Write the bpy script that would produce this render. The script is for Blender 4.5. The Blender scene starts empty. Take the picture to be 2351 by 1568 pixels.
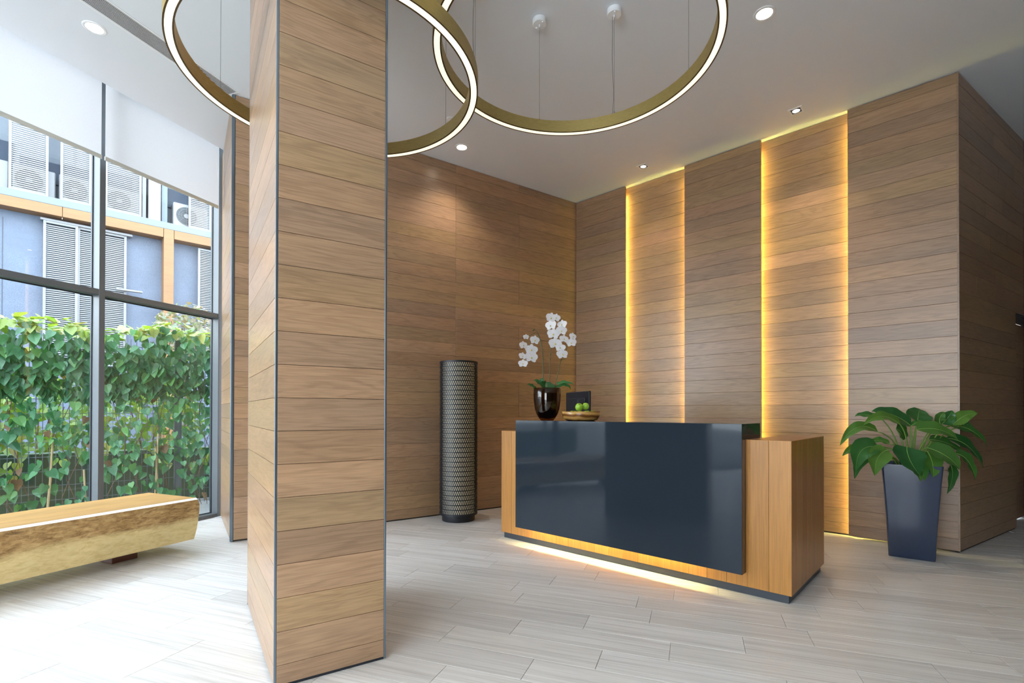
import bpy, bmesh, math, random
from mathutils import Vector, Matrix
random.seed(7)
D = bpy.data
S = bpy.context.scene
COL = S.collection
R = math.radians

# ------------------------------------------------------------------ camera
cam = D.cameras.new('camera'); cam.sensor_width = 36; cam.sensor_fit = 'HORIZONTAL'
cam.lens = 1143.0 / 2351 * 36
cam.shift_x = 0.0; cam.shift_y = (938.56 - 784) / 2351
cam.clip_start = 0.02; cam.clip_end = 200
camo = D.objects.new('camera', cam); COL.objects.link(camo)
camo.location = (0, 0, 1.2)
camo.rotation_mode = 'XYZ'
camo.matrix_world = Matrix.Translation((0, 0, 1.2)) @ Matrix.Rotation(R(90 + 0.382), 4, 'X') @ Matrix.Rotation(R(0.096), 4, 'Z')
S.camera = camo

# ------------------------------------------------------------------ world, exposure
SKY = 8.6
w = D.worlds.new('sky'); S.world = w; w.use_nodes = True
nt = w.node_tree; nt.nodes.clear()
wo = nt.nodes.new('ShaderNodeOutputWorld'); bg = nt.nodes.new('ShaderNodeBackground')
tc = nt.nodes.new('ShaderNodeTexCoord'); sp = nt.nodes.new('ShaderNodeSeparateXYZ'); rp = nt.nodes.new('ShaderNodeValToRGB')
rp.color_ramp.elements[0].position = 0.0; rp.color_ramp.elements[0].color = (0.86, 0.93, 1.0, 1)
rp.color_ramp.elements[1].position = 0.8; rp.color_ramp.elements[1].color = (0.74, 0.86, 1.0, 1)
nt.links.new(tc.outputs['Generated'], sp.inputs[0]); nt.links.new(sp.outputs[2], rp.inputs[0])
nt.links.new(rp.outputs[0], bg.inputs[0]); bg.inputs[1].default_value = SKY
nt.links.new(bg.outputs[0], wo.inputs[0])
S.view_settings.view_transform = 'Standard'; S.view_settings.look = 'None'
S.view_settings.gamma = 1; S.view_settings.use_curve_mapping = False
S.view_settings.exposure = 0.5
S.cycles.use_denoising = True
S.cycles.max_bounces = 10; S.cycles.diffuse_bounces = 5; S.cycles.glossy_bounces = 4
S.cycles.transmission_bounces = 6; S.cycles.transparent_max_bounces = 12
S.cycles.sample_clamp_indirect = 8; S.cycles.caustics_reflective = False; S.cycles.caustics_refractive = False

# ------------------------------------------------------------------ node helpers
def newmat(name):
    m = D.materials.new(name); m.use_nodes = True
    n = m.node_tree; b = n.nodes['Principled BSDF']
    return m, n, b
def plain(name, col, rough=.5, metal=0, emit=None, es=0, spec=None, coat=0):
    m, n, b = newmat(name)
    b.inputs['Base Color'].default_value = (*col, 1); b.inputs['Roughness'].default_value = rough
    b.inputs['Metallic'].default_value = metal
    if spec is not None: b.inputs['Specular IOR Level'].default_value = spec
    if coat: b.inputs['Coat Weight'].default_value = coat; b.inputs['Coat Roughness'].default_value = .04
    if emit: b.inputs['Emission Color'].default_value = (*emit, 1); b.inputs['Emission Strength'].default_value = es
    return m
def N(n, t, **k):
    x = n.nodes.new(t)
    for a, v in k.items():
        if a in x.inputs: x.inputs[a].default_value = v
        else: setattr(x, a, v)
    return x
def mix(n, a, b, f, mode='MIX'):
    x = n.nodes.new('ShaderNodeMix'); x.data_type = 'RGBA'; x.blend_type = mode
    for s, v in ((x.inputs[6], a), (x.inputs[7], b), (x.inputs[0], f)):
        if isinstance(v, (int, float)): s.default_value = v
        elif isinstance(v, tuple): s.default_value = (*v, 1) if len(v) == 3 else v
        else: n.links.new(v, s)
    return x.outputs[2]
def ramp(n, fac, stops):
    r = n.nodes.new('ShaderNodeValToRGB'); e = r.color_ramp.elements
    while len(e) < len(stops): e.new(.5)
    for el, (p, c) in zip(e, stops): el.position = p; el.color = (*c, 1)
    n.links.new(fac, r.inputs[0]); return r.outputs[0]
def coords(n, scale, shift=True):
    tc = N(n, 'ShaderNodeTexCoord'); mp = N(n, 'ShaderNodeMapping')
    mp.inputs['Scale'].default_value = scale
    src = tc.outputs['Object']
    if shift:
        oi = N(n, 'ShaderNodeObjectInfo'); vm = N(n, 'ShaderNodeVectorMath', operation='SCALE')
        cb = N(n, 'ShaderNodeCombineXYZ')
        m1 = N(n, 'ShaderNodeMath', operation='MULTIPLY'); m1.inputs[1].default_value = 37.0
        m2 = N(n, 'ShaderNodeMath', operation='MULTIPLY'); m2.inputs[1].default_value = 91.0
        n.links.new(oi.outputs['Random'], m1.inputs[0]); n.links.new(oi.outputs['Random'], m2.inputs[0])
        n.links.new(m1.outputs[0], cb.inputs[0]); n.links.new(m2.outputs[0], cb.inputs[1]); n.links.new(m2.outputs[0], cb.inputs[2])
        ad = N(n, 'ShaderNodeVectorMath', operation='ADD')
        n.links.new(src, ad.inputs[0]); n.links.new(cb.outputs[0], ad.inputs[1]); src = ad.outputs[0]
    n.links.new(src, mp.inputs['Vector'])
    return mp.outputs[0]

def wood(name, tones, grain='X', rough=.42, dark=.55, wave_amt=.5, gl=(1, 9), spec=.4, bump=.06, rnd=1.0):
    """procedural oak / teak: tones = board colours picked per object; grain along X or Z"""
    m, n, b = newmat(name)
    a, c = gl
    sc = (a, c, c) if grain == 'X' else (c, c, a)
    v = coords(n, sc)
    oi = N(n, 'ShaderNodeObjectInfo')
    if len(tones) == 1: tones = tones * 2
    k = len(tones)
    base = ramp(n, oi.outputs['Random'], [(i / max(1, k - 1), t) for i, t in enumerate(tones)])
    n1 = N(n, 'ShaderNodeTexNoise', Scale=1.3, Detail=3.0, Distortion=.4); n.links.new(v, n1.inputs['Vector'])
    # cathedral grain: rings of a stretched noise field
    mm = N(n, 'ShaderNodeMath', operation='MULTIPLY'); mm.inputs[1].default_value = 58; n.links.new(n1.outputs['Fac'], mm.inputs[0])
    sn = N(n, 'ShaderNodeMath', operation='SINE'); n.links.new(mm.outputs[0], sn.inputs[0])
    mr = N(n, 'ShaderNodeMapRange'); mr.inputs[1].default_value = -.2; mr.inputs[2].default_value = 1; n.links.new(sn.outputs[0], mr.inputs[0])
    n2 = N(n, 'ShaderNodeTexNoise', Scale=7.0, Detail=6.0, Roughness=.7); n.links.new(v, n2.inputs['Vector'])
    v3 = coords(n, (a * 3, c * 9, c * 9) if grain == 'X' else (c * 9, c * 9, a * 3))
    n3 = N(n, 'ShaderNodeTexNoise', Scale=2.2, Detail=2.0); n.links.new(v3, n3.inputs['Vector'])
    n4 = N(n, 'ShaderNodeTexNoise', Scale=.6, Detail=2.0); n.links.new(v, n4.inputs['Vector'])
    c1 = mix(n, base, (.0, .0, .0), 0)
    drk = mix(n, base, (dark, dark * .92, dark * .86), 1.0, 'MULTIPLY')
    f1 = N(n, 'ShaderNodeMath', operation='MULTIPLY'); n.links.new(mr.outputs[0], f1.inputs[0]); n.links.new(n2.outputs['Fac'], f1.inputs[1])
    f2 = N(n, 'ShaderNodeMath', operation='MULTIPLY'); f2.inputs[1].default_value = wave_amt; n.links.new(f1.outputs[0], f2.inputs[0])
    c2 = mix(n, base, drk, f2.outputs[0])
    r3 = ramp(n, n3.outputs['Fac'], [(.38, (.82, .82, .82)), (.6, (1.06, 1.06, 1.06))])
    c3 = mix(n, c2, r3, .7, 'MULTIPLY')
    r4 = ramp(n, n4.outputs['Fac'], [(.3, (.84, .85, .88)), (.7, (1.1, 1.08, 1.05))])
    c4 = mix(n, c3, r4, .8, 'MULTIPLY')
    n.links.new(c4, b.inputs['Base Color'])
    b.inputs['Roughness'].default_value = rough; b.inputs['Specular IOR Level'].default_value = spec
    bp = N(n, 'ShaderNodeBump', Strength=bump, Distance=.002); n.links.new(n3.outputs['Fac'], bp.inputs['Height']); n.links.new(bp.outputs[0], b.inputs['Normal'])
    return m

OAK = wood('oak', [(0.4, 0.24, 0.136), (0.345, 0.209, 0.12), (0.43, 0.259, 0.146), (0.37, 0.226, 0.138), (0.42, 0.261, 0.131), (0.335, 0.209, 0.129), (0.445, 0.268, 0.157), (0.36, 0.224, 0.12), (0.405, 0.237, 0.144), (0.385, 0.246, 0.129), (0.32, 0.201, 0.126), (0.41, 0.254, 0.148)], wave_amt=.62, gl=(.9, 9), dark=.56, rough=.31, spec=.5)
TEAK = wood('teak', [(.50, .225, .052), (.45, .20, .045), (.54, .255, .066), (.42, .18, .042)], grain='Z', rough=.32, wave_amt=.25, gl=(.5, 6), dark=.7, bump=.02)
DARKTEAK = wood('teak_top', [(.34, .15, .06)], grain='X', rough=.3, wave_amt=.2, gl=(.6, 7))

def tile_mat():
    m, n, b = newmat('floor_tile')
    v = coords(n, (.8, 38, 1))
    n1 = N(n, 'ShaderNodeTexNoise', Scale=1.0, Detail=8.0, Roughness=.72, Distortion=.15); n.links.new(v, n1.inputs['Vector'])
    v2 = coords(n, (2.2, 90, 1)); n2 = N(n, 'ShaderNodeTexNoise', Scale=1.0, Detail=3.0); n.links.new(v2, n2.inputs['Vector'])
    c = ramp(n, n1.outputs['Fac'], [(.28, (.54, .515, .495)), (.5, (.685, .665, .645)), (.72, (.79, .78, .77))])
    r2 = ramp(n, n2.outputs['Fac'], [(.33, (.84, .83, .82)), (.5, (1, 1, 1)), (.7, (1.06, 1.06, 1.06))])
    c = mix(n, c, r2, .8, 'MULTIPLY')
    oi = N(n, 'ShaderNodeObjectInfo')
    t = ramp(n, oi.outputs['Random'], [(0, (.90, .89, .88)), (.5, (1, .985, .96)), (1, (1.04, 1.04, 1.04))])
    c = mix(n, c, t, 1.0, 'MULTIPLY')
    n.links.new(c, b.inputs['Base Color'])
    rr = ramp(n, n1.outputs['Fac'], [(.3, (.42, .42, .42)), (.7, (.32, .32, .32))]); n.links.new(rr, b.inputs['Roughness'])
    b.inputs['Specular IOR Level'].default_value = .5
    return m
TILE = tile_mat()
GROUT = plain('grout', (.62, .61, .58), .8)
WHITE = plain('ceiling_paint', (.77, .80, .84), .7)
WHITEP = plain('white_plastic', (.85, .86, .87), .35)
BACK = plain('backing_board', (.03, .022, .016), .8)
STEEL = plain('dark_steel_trim', (.20, .25, .30), .28, .85)
FRAME = plain('window_frame_paint', (.10, .11, .118), .4, .0)
BRASS = None
def brass():
    m, n, b = newmat('brushed_brass')
    tc = N(n, 'ShaderNodeTexCoord'); mp = N(n, 'ShaderNodeMapping'); mp.inputs['Scale'].default_value = (14, 14, 160)
    n.links.new(tc.outputs['Object'], mp.inputs[0])
    no = N(n, 'ShaderNodeTexNoise', Scale=2.0, Detail=5.0); n.links.new(mp.outputs[0], no.inputs['Vector'])
    c = ramp(n, no.outputs['Fac'], [(.3, (.38, .275, .09)), (.7, (.49, .36, .125))])
    n.links.new(c, b.inputs['Base Color']); b.inputs['Metallic'].default_value = .6; b.inputs['Roughness'].default_value = .48
    return m
BRASS = brass()
BRASSDARK = plain('brass_edge', (.10, .06, .025), .45, .5)
RINGLED = plain('ring_diffuser', (.9, .85, .7), .5, 0, (1, .90, .64), .78)
LAMPLED = plain('downlight_lens', (1, 1, 1), .4, 0, (1, .93, .78), 9)
BLACKGLASS = plain('black_glass', (.020, .029, .041), .05, 0, spec=.24)
PLINTH = plain('plinth_laminate', (.035, .042, .055), .3)
LEDY = plain('warm_led_strip', (1, .8, .3), .5, 0, (1, .90, .20), 50)
LEDD = plain('desk_led_strip', (1, .8, .4), .5, 0, (1, .84, .34), 85)
BLACKM = plain('black_metal', (.014, .017, .024), .45)
BLACKP = plain('black_monitor_plastic', (.018, .021, .028), .35)
WIRE = plain('steel_cable', (.25, .25, .25), .4, .8)

def glassmat(name, tint, refl=.06, dust=0.0):
    m = D.materials.new(name); m.use_nodes = True; n = m.node_tree; n.nodes.clear()
    o = N(n, 'ShaderNodeOutputMaterial'); t = N(n, 'ShaderNodeBsdfTransparent'); t.inputs[0].default_value = (*tint, 1)
    g = N(n, 'ShaderNodeBsdfGlossy'); g.inputs['Roughness'].default_value = .01
    lw = N(n, 'ShaderNodeLayerWeight', Blend=.25); mr = N(n, 'ShaderNodeMapRange')
    mr.inputs[3].default_value = refl; mr.inputs[4].default_value = .75
    pw = N(n, 'ShaderNodeMath', operation='POWER'); pw.inputs[1].default_value = 2.5
    n.links.new(lw.outputs['Facing'], pw.inputs[0]); n.links.new(pw.outputs[0], mr.inputs[0])
    ms = N(n, 'ShaderNodeMixShader'); n.links.new(mr.outputs[0], ms.inputs[0]); n.links.new(t.outputs[0], ms.inputs[1]); n.links.new(g.outputs[0], ms.inputs[2])
    n.links.new(ms.outputs[0], o.inputs[0]); return m
GLASS = glassmat('window_glass', (.93, .955, .96), .03)
VASE = glassmat('smoked_amber_glass', (.50, .33, .16), .07)

def fabric():
    m = D.materials.new('blind_fabric'); m.use_nodes = True; n = m.node_tree; n.nodes.clear()
    o = N(n, 'ShaderNodeOutputMaterial'); d = N(n, 'ShaderNodeBsdfDiffuse'); t = N(n, 'ShaderNodeBsdfTranslucent')
    v = coords(n, (260, 260, 260), False); no = N(n, 'ShaderNodeTexNoise', Scale=1.0, Detail=2.0); n.links.new(v, no.inputs['Vector'])
    c = ramp(n, no.outputs['Fac'], [(.3, (.82, .82, .83)), (.7, (.90, .89, .90))])
    n.links.new(c, d.inputs[0]); n.links.new(c, t.inputs[0])
    ms = N(n, 'ShaderNodeMixShader'); ms.inputs[0].default_value = .42
    n.links.new(d.outputs[0], ms.inputs[1]); n.links.new(t.outputs[0], ms.inputs[2]); n.links.new(ms.outputs[0], o.inputs[0]); return m
FABRIC = fabric()
BAR = plain('blind_bar', (.55, .55, .50), .45, .1)

def leafmat(name, cols, trans=.35, rough=.4, tcol=(1.5, 1.6, .5)):
    m = D.materials.new(name); m.use_nodes = True; n = m.node_tree; b = n.nodes['Principled BSDF']; o = n.nodes['Material Output']
    oi = N(n, 'ShaderNodeObjectInfo'); ge = N(n, 'ShaderNodeNewGeometry')
    ad = N(n, 'ShaderNodeMath', operation='ADD'); n.links.new(oi.outputs['Random'], ad.inputs[0]); n.links.new(ge.outputs['Random Per Island'], ad.inputs[1])
    fr = N(n, 'ShaderNodeMath', operation='FRACT'); n.links.new(ad.outputs[0], fr.inputs[0])
    c = ramp(n, fr.outputs[0], [(i / (len(cols) - 1), k) for i, k in enumerate(cols)])
    n.links.new(c, b.inputs['Base Color']); b.inputs['Roughness'].default_value = rough
    t = N(n, 'ShaderNodeBsdfTranslucent'); tcx = mix(n, c, tcol, 1.0, 'MULTIPLY'); n.links.new(tcx, t.inputs[0])
    ms = N(n, 'ShaderNodeMixShader'); ms.inputs[0].default_value = trans
    n.links.new(b.outputs[0], ms.inputs[1]); n.links.new(t.outputs[0], ms.inputs[2]); n.links.new(ms.outputs[0], o.inputs[0])
    return m
VINE = leafmat('vine_leaf', [(.032, .13, .058), (.046, .175, .07), (.068, .215, .075), (.04, .15, .07), (.105, .26, .07)], .2)
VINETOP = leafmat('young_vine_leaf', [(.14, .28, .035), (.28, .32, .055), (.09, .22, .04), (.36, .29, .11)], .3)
VINEDRY = leafmat('dry_vine_leaf', [(.12, .06, .025), (.15, .085, .035)], .2, .7)
BUSH = leafmat('shrub_leaf', [(.12, .22, .025), (.09, .17, .03), (.19, .26, .035), (.055, .13, .03)], .35)
SAPL = leafmat('sapling_leaf', [(.16, .18, .12), (.22, .15, .13), (.13, .19, .13), (.26, .22, .15)], .3)
BARK = plain('bark', (.17, .10, .06), .8)
CANE = plain('bamboo_cane', (.45, .32, .17), .6)
MESHW = plain('galvanised_wire', (.15, .175, .19), .5, .2)

# ------------------------------------------------------------------ mesh helpers
def meshobj(name, verts, faces, mat, parent=None, loc=None, rz=None, smooth=False):
    me = D.meshes.new(name); me.from_pydata([tuple(v) for v in verts], [], faces); me.validate(); me.update()
    for mt in (mat if isinstance(mat, (list, tuple)) else [mat]): me.materials.append(mt)
    if smooth: me.polygons.foreach_set('use_smooth', [True] * len(me.polygons))
    return link(name, me, parent, loc, rz)
def link(name, me, parent=None, loc=None, rz=None):
    o = D.objects.new(name, me); COL.objects.link(o)
    if parent: o.parent = parent
    if loc is not None: o.location = loc
    if rz is not None: o.rotation_euler = (0, 0, rz)
    return o
def tag(o, label=None, cat=None, group=None, kind=None):
    if label: o['label'] = label
    if cat: o['category'] = cat
    if group: o['group'] = group
    if kind: o['kind'] = kind
    return o
def empty(name, loc, rz=0, label=None, cat=None, group=None, kind=None):
    o = D.objects.new(name, None); COL.objects.link(o); o.location = loc; o.rotation_euler = (0, 0, rz); o.empty_display_size = .1
    return tag(o, label, cat, group, kind)
class MB:
    def __init__(s): s.v = []; s.f = []
    def add(s, v, f):
        k = len(s.v); s.v += [tuple(x) for x in v]; s.f += [tuple(i + k for i in q) for q in f]; return s
    def box(s, a, b):
        x0, y0, z0 = a; x1, y1, z1 = b
        return s.add([(x0, y0, z0), (x1, y0, z0), (x1, y1, z0), (x0, y1, z0), (x0, y0, z1), (x1, y0, z1), (x1, y1, z1), (x0, y1, z1)],
                     [(0, 3, 2, 1), (4, 5, 6, 7), (0, 1, 5, 4), (1, 2, 6, 5), (2, 3, 7, 6), (3, 0, 4, 7)])
    def bbox(s, a, b, c=.002):
        """box with chamfered edges"""
        x0, y0, z0 = a; x1, y1, z1 = b
        bm = bmesh.new(); bmesh.ops.create_cube(bm, size=1)
        for v in bm.verts: v.co = Vector(((x0 + x1) / 2 + v.co.x * (x1 - x0), (y0 + y1) / 2 + v.co.y * (y1 - y0), (z0 + z1) / 2 + v.co.z * (z1 - z0)))
        bmesh.ops.bevel(bm, geom=bm.edges[:], offset=c, segments=1, affect='EDGES')
        bm.verts.index_update()
        s.add([v.co[:] for v in bm.verts], [[v.index for v in f.verts] for f in bm.faces]); bm.free(); return s
    def tube(s, pts, r, n=6, cap=True):
        pts = [Vector(p) for p in pts]; rs = r if isinstance(r, (list, tuple)) else [r] * len(pts)
        k = len(s.v); u = None
        for i, p in enumerate(pts):
            t = (pts[min(i + 1, len(pts) - 1)] - pts[max(i - 1, 0)]).normalized()
            if u is None: u = t.cross(Vector((0, 0, 1)) if abs(t.z) < .9 else Vector((1, 0, 0))).normalized()
            else: u = (u - t * u.dot(t)).normalized()
            w_ = t.cross(u)
            for j in range(n):
                a = 2 * math.pi * j / n; q = p + (u * math.cos(a) + w_ * math.sin(a)) * rs[i]; s.v.append(q[:])
        for i in range(len(pts) - 1):
            for j in range(n):
                s.f.append((k + i * n + j, k + i * n + (j + 1) % n, k + (i + 1) * n + (j + 1) % n, k + (i + 1) * n + j))
        if cap:
            s.f.append(tuple(k + j for j in range(n))[::-1]); s.f.append(tuple(k + (len(pts) - 1) * n + j for j in range(n)))
        return s
    def lathe(s, prof, n=32, c=(0, 0, 0), sector=None):
        k = len(s.v)
        for r, z in prof:
            for j in range(n):
                a = 2 * math.pi * j / n; s.v.append((c[0] + r * math.cos(a), c[1] + r * math.sin(a), c[2] + z))
        for i in range(len(prof) - 1):
            for j in range(n):
                s.f.append((k + i * n + j, k + i * n + (j + 1) % n, k + (i + 1) * n + (j + 1) % n, k + (i + 1) * n + j))
        return s
    def build(s, name, mat, parent=None, loc=None, rz=None, smooth=False):
        return meshobj(name, s.v, s.f, mat, parent, loc, rz, smooth)
def smooth_by_angle(o, ang=40):
    me = o.data
    me.polygons.foreach_set('use_smooth', [True] * len(me.polygons))
    bm = bmesh.new(); bm.from_mesh(me)
    for e in bm.edges:
        if len(e.link_faces) == 2 and e.calc_face_angle() > R(ang): e.smooth = False
    bm.to_mesh(me); bm.free(); return o

CEIL = 4.14
def V2(a): return Vector((a[0], a[1], 0))
C = V2((.898, 6.987)); E_ = V2((3.842, 4.272)); P = V2((-2.585, 4.600)); Q = V2((-3.325, 5.715))
WP = V2((-3.358, 5.684)); WA = R(20.045); WD = Vector((math.sin(WA), math.cos(WA), 0)); WO = Vector((-WD.y, WD.x, 0))   # window line, outward normal
def frame(a, b):
    d = (b - a); return math.atan2(d.y, d.x), d.length

# ------------------------------------------------------------------ plank boards
_pc = {}
def plank_mesh(L, H, T=.012, mat=OAK, ch=.0012):
    key = (round(L, 3), round(H, 3), round(T, 3), mat.name)
    if key in _pc: return _pc[key]
    x, z = L / 2, H / 2
    v = [(-x, 0, -z), (x, 0, -z), (x, 0, z), (-x, 0, z), (-x, -T + ch, -z), (x, -T + ch, -z), (x, -T + ch, z), (-x, -T + ch, z),
         (-x + ch, -T, -z + ch), (x - ch, -T, -z + ch), (x - ch, -T, z - ch), (-x + ch, -T, z - ch)]
    f = [(0, 1, 5, 4), (1, 2, 6, 5), (2, 3, 7, 6), (3, 0, 4, 7), (4, 5, 9, 8), (5, 6, 10, 9), (6, 7, 11, 10), (7, 4, 8, 11), (8, 9, 10, 11), (0, 3, 2, 1)]
    me = D.meshes.new('plank'); me.from_pydata(v, [], f); me.materials.append(mat); _pc[key] = me; return me
PITCH = .1454
def rows(z0=.014, first=.118, top=CEIL - .004):
    zs = [z0]; z = first
    while z < top - .02: zs.append(z); z += PITCH
    zs.append(top); return zs
GAP = .0018
def clad(parent, x0, x1, joints=None, y=0, zs=None, T=.012):
    """rows of boards along local x on the plane y (front face at y-T); joints: fn(row)->list of x joints"""
    zs = zs or rows()
    for i in range(len(zs) - 1):
        js = [x0] + (sorted(j for j in joints(i) if x0 + .05 < j < x1 - .05) if joints else []) + [x1]
        for a, b in zip(js[:-1], js[1:]):
            H = zs[i + 1] - zs[i] - GAP; L = b - a - (GAP if len(js) > 2 else 0)
            link('plank', plank_mesh(L, H, T), parent, ((a + b) / 2, y + random.uniform(-.0004, .0004), (zs[i] + zs[i + 1]) / 2))

# ------------------------------------------------------------------ floor and ceiling
FL = [(-3.36 - .3 * -1 - .3, 5.684), (P.x, P.y)]
base = MB().box((-8, -5, -.2), (10, 10, -.012))
# floor slab follows the window line on the left
wl0 = WP + WD * -12.0; wl1 = WP + WD * .4
poly = [wl0[:2], (11, -6.0), (11, 11), (0.0, 11), (-2.2, 8.2), wl1[:2]]
def prism(poly, z0, z1):
    n = len(poly); v = [(x, y, z0) for x, y in poly] + [(x, y, z1) for x, y in poly]
    f = [tuple(range(n))[::-1], tuple(range(n, 2 * n))] + [(i, (i + 1) % n, n + (i + 1) % n, n + i) for i in range(n)]
    return v, f
v, f = prism([tuple(q) for q in poly], -.15, -.0085)
floor = meshobj('floor', v, f, GROUT); tag(floor, kind='structure')
ceilpoly = [(wl0 - WO * .02)[:2], (11, -6.0), (11, 11), (0.0, 11), (-2.2, 8.2), (wl1 - WO * .02)[:2]]
# ceiling stops short of the glass line: a blind pocket runs along the window
v, f = prism([tuple((WP + WD * -12 - WO * .14)[:2]), (11, -6.0), (11, 11), (0.0, 11), (-2.2, 8.2), tuple((WP + WD * .4 - WO * .14)[:2])], CEIL, CEIL + .12)
ceil = meshobj('ceiling', v, f, WHITE); tag(ceil, kind='structure')
v, f = prism([tuple((WP + WD * -12 + WO * .16)[:2]), tuple((WP + WD * -12 - WO * .14)[:2]), tuple((WP + WD * .4 - WO * .14)[:2]), tuple((WP + WD * .4 + WO * .16)[:2])], CEIL + .28, CEIL + .4)
meshobj('blind_pocket_top', v, f, WHITE, ceil)
MB().box((-12, -.152, CEIL + .12), (.4, -.14, CEIL + .28)).build('blind_pocket_side', WHITE, ceil, tuple(WP), math.atan2(WD.y, WD.x))

# floor tiles: rows run square to the window; u along the window direction, n across
FN = Vector((WD.y, -WD.x, 0))
TU, TL = .2045, .822
offs = {9: -1.10, 10: -.73, 11: -1.255, 12: -.935, 13: -1.40, 14: -1.06, 15: -1.157, 16: -.945, 17: -1.49, 18: -2.43, 19: -2.13}
tiles = []
ang_t = math.atan2(FN.y, FN.x)
def inside_room(p):
    x, y = p.x, p.y
    if (p - WP).dot(FN) < -.10: return False
    if y < -2.5 or x > 9.6: return False
    if y > 9: return False
    a = (C - P).normalized(); 
    na = Vector((-a.y, a.x, 0))
    if (p - P).dot(na) > .12 and (p - P).dot(a) > .1 and (p - C).dot((E_ - C).normalized()) < 0.1: return False
    bdir = (E_ - C).normalized(); nb = Vector((-bdir.y, bdir.x, 0))
    cdir = Vector((.8406, .5417, 0)); nc = Vector((-cdir.y, cdir.x, 0))
    if (p - C).dot(nb) > .12 and (p - C).dot(bdir) >= -.1 and (p - E_).dot(nc) > .35: return False
    if (p - C).dot(nb) > .12 and (p - C).dot(bdir) < -.1 and y > 6.5: return False
    return True
for k in range(-26, 44):
    u0 = .075 + TU * k
    j0 = offs.get(k, random.uniform(-TL, 0)) % TL
    v0 = -5.14
    js = []
    m_ = math.ceil((v0 - j0) / TL)
    while j0 + m_ * TL < 13: js.append(j0 + m_ * TL); m_ += 1
    js = ([v0] if js[0] - v0 > .03 else []) + js
    for a, b in zip(js[:-1], js[1:]):
        c_ = WD * (u0 + TU / 2) + FN * ((a + b) / 2)
        if inside_room(c_): tiles.append((c_, b - a))
def in_view(c_):
    return c_.y > 2.0 and abs(c_.x / c_.y) < 1.12
tiles.sort(key=lambda t: (not in_view(t[0]), t[0].length))
_tm = {}
def tile_mesh(L):
    L = round(L, 3)
    if L not in _tm:
        g = .0011
        x, y, ch = L / 2 - g, TU / 2 - g, .0008
        v = [(-x, -y, -.008), (x, -y, -.008), (x, y, -.008), (-x, y, -.008), (-x, -y, -ch), (x, -y, -ch), (x, y, -ch), (-x, y, -ch),
             (-x + ch, -y + ch, 0), (x - ch, -y + ch, 0), (x - ch, y - ch, 0), (-x + ch, y - ch, 0)]
        f = [(0, 1, 5, 4), (1, 2, 6, 5), (2, 3, 7, 6), (3, 0, 4, 7), (4, 5, 9, 8), (5, 6, 10, 9), (6, 7, 11, 10), (7, 4, 8, 11), (8, 9, 10, 11)]
        me = D.meshes.new('tile'); me.from_pydata(v, [], f); me.materials.append(TILE); _tm[L] = me
    return _tm[L]
rest = MB()
nt_ = 0
for c_, L in tiles:
    if nt_ < 300:
        link('tile', tile_mesh(L), floor, (c_.x, c_.y, 0), ang_t); nt_ += 1
    else:
        me = tile_mesh(L); M = Matrix.Translation((c_.x, c_.y, 0)) @ Matrix.Rotation(ang_t, 4, 'Z')
        rest.add([(M @ q.co)[:] for q in me.vertices], [tuple(p_.vertices) for p_ in me.polygons])
tag(rest.build('tiles', TILE, floor), kind='stuff')

# ------------------------------------------------------------------ wall_back (from the corner by the window to the inner corner)
rzA, LA = frame(P, C)
wall_back = MB().box((0, .0, 0), (LA, .10, CEIL)).build('wall_back', BACK, None, tuple(P), rzA); tag(wall_back, kind='structure')
def jA(i):
    xs = [LA - .99 - k * .92 for k in range(5)]
    keep = []
    for k, x in enumerate(xs):
        if x < .6: continue
        if (i * 7 + k * 3) % 5 in (0, 1, 3) or (k == 1 and i % 3): keep.append(x)
    return keep
clad(wall_back, .012, LA - .001, jA, 0)
MB().bbox((-.012, -.016, .004), (.009, .0, CEIL - .002), .001).build('corner_trim', STEEL, wall_back)
# return wall between the corner and the window
rzR, LR = frame(Q, P)
wall_left = MB().box((0, 0, 0), (LR, .10, CEIL)).build('wall_left', BACK, None, tuple(Q), rzR); tag(wall_left, kind='structure')
clad(wall_left, 0.0, LR - .014, None, 0)
MB().bbox((LR - .011, -.016, .004), (LR + .004, .0, CEIL - .002), .001).build('corner_trim', STEEL, wall_left)

# ------------------------------------------------------------------ wall_right: proud panels, recessed panels washed by hidden strips
rzB, LB = frame(C, E_)
wall_right = MB().box((0, .087, 0), (LB - .02, .18, CEIL)).build('wall_right', BACK, None, tuple(C), rzB); tag(wall_right, kind='structure')
MB().box((-.16, .003, 0), (.0, .18, CEIL)).build('corner_block', BACK, wall_right)  # unseen block, added to keep light from leaking through the corner
segs = [(0, .786, 0), (.786, 1.575, 1), (1.575, 2.424, 0), (2.424, 3.204, 1), (3.204, LB, 0)]
zsP = rows(top=CEIL - .008)
for a, b, rec in segs:
    if rec:
        pn = MB().box((a - .12, .074, 0), (b + .12, .087, CEIL)).build('panel', BACK, wall_right)
        clad(pn, a - .11, b + .11, None, .074, rows(top=CEIL - .004))
    else:
        pn = MB().box((a + .001, .0, .014), (b - (.001 if b < LB else .0), .010, CEIL - .008)).build('panel', TEAK, wall_right)
        clad(pn, a + .0005, b - .0005, None, 0, zsP)
for x0, sgn in ((.786, -1), (1.575, 1), (2.424, -1), (3.204, 1)):
    xa = x0 + sgn * .055
    MB().box((min(xa, xa + sgn * .008), .013, .02), (max(xa, xa + sgn * .008), .024, CEIL - .10)).build('light_strip', LEDY, wall_right)
MB().box((0, .0105, 0), (.012, .075, CEIL)).box((LB - .02, .0125, 0), (LB - .004, .075, CEIL)).build('end_stop', BACK, wall_right)  # hidden boxes added to stop strip light leaking out at the ends
MB().bbox((LB - .012, -.0135, .014), (LB + .0015, .012, CEIL - .004), .001).build('corner_trim', OAK, wall_right)

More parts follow.
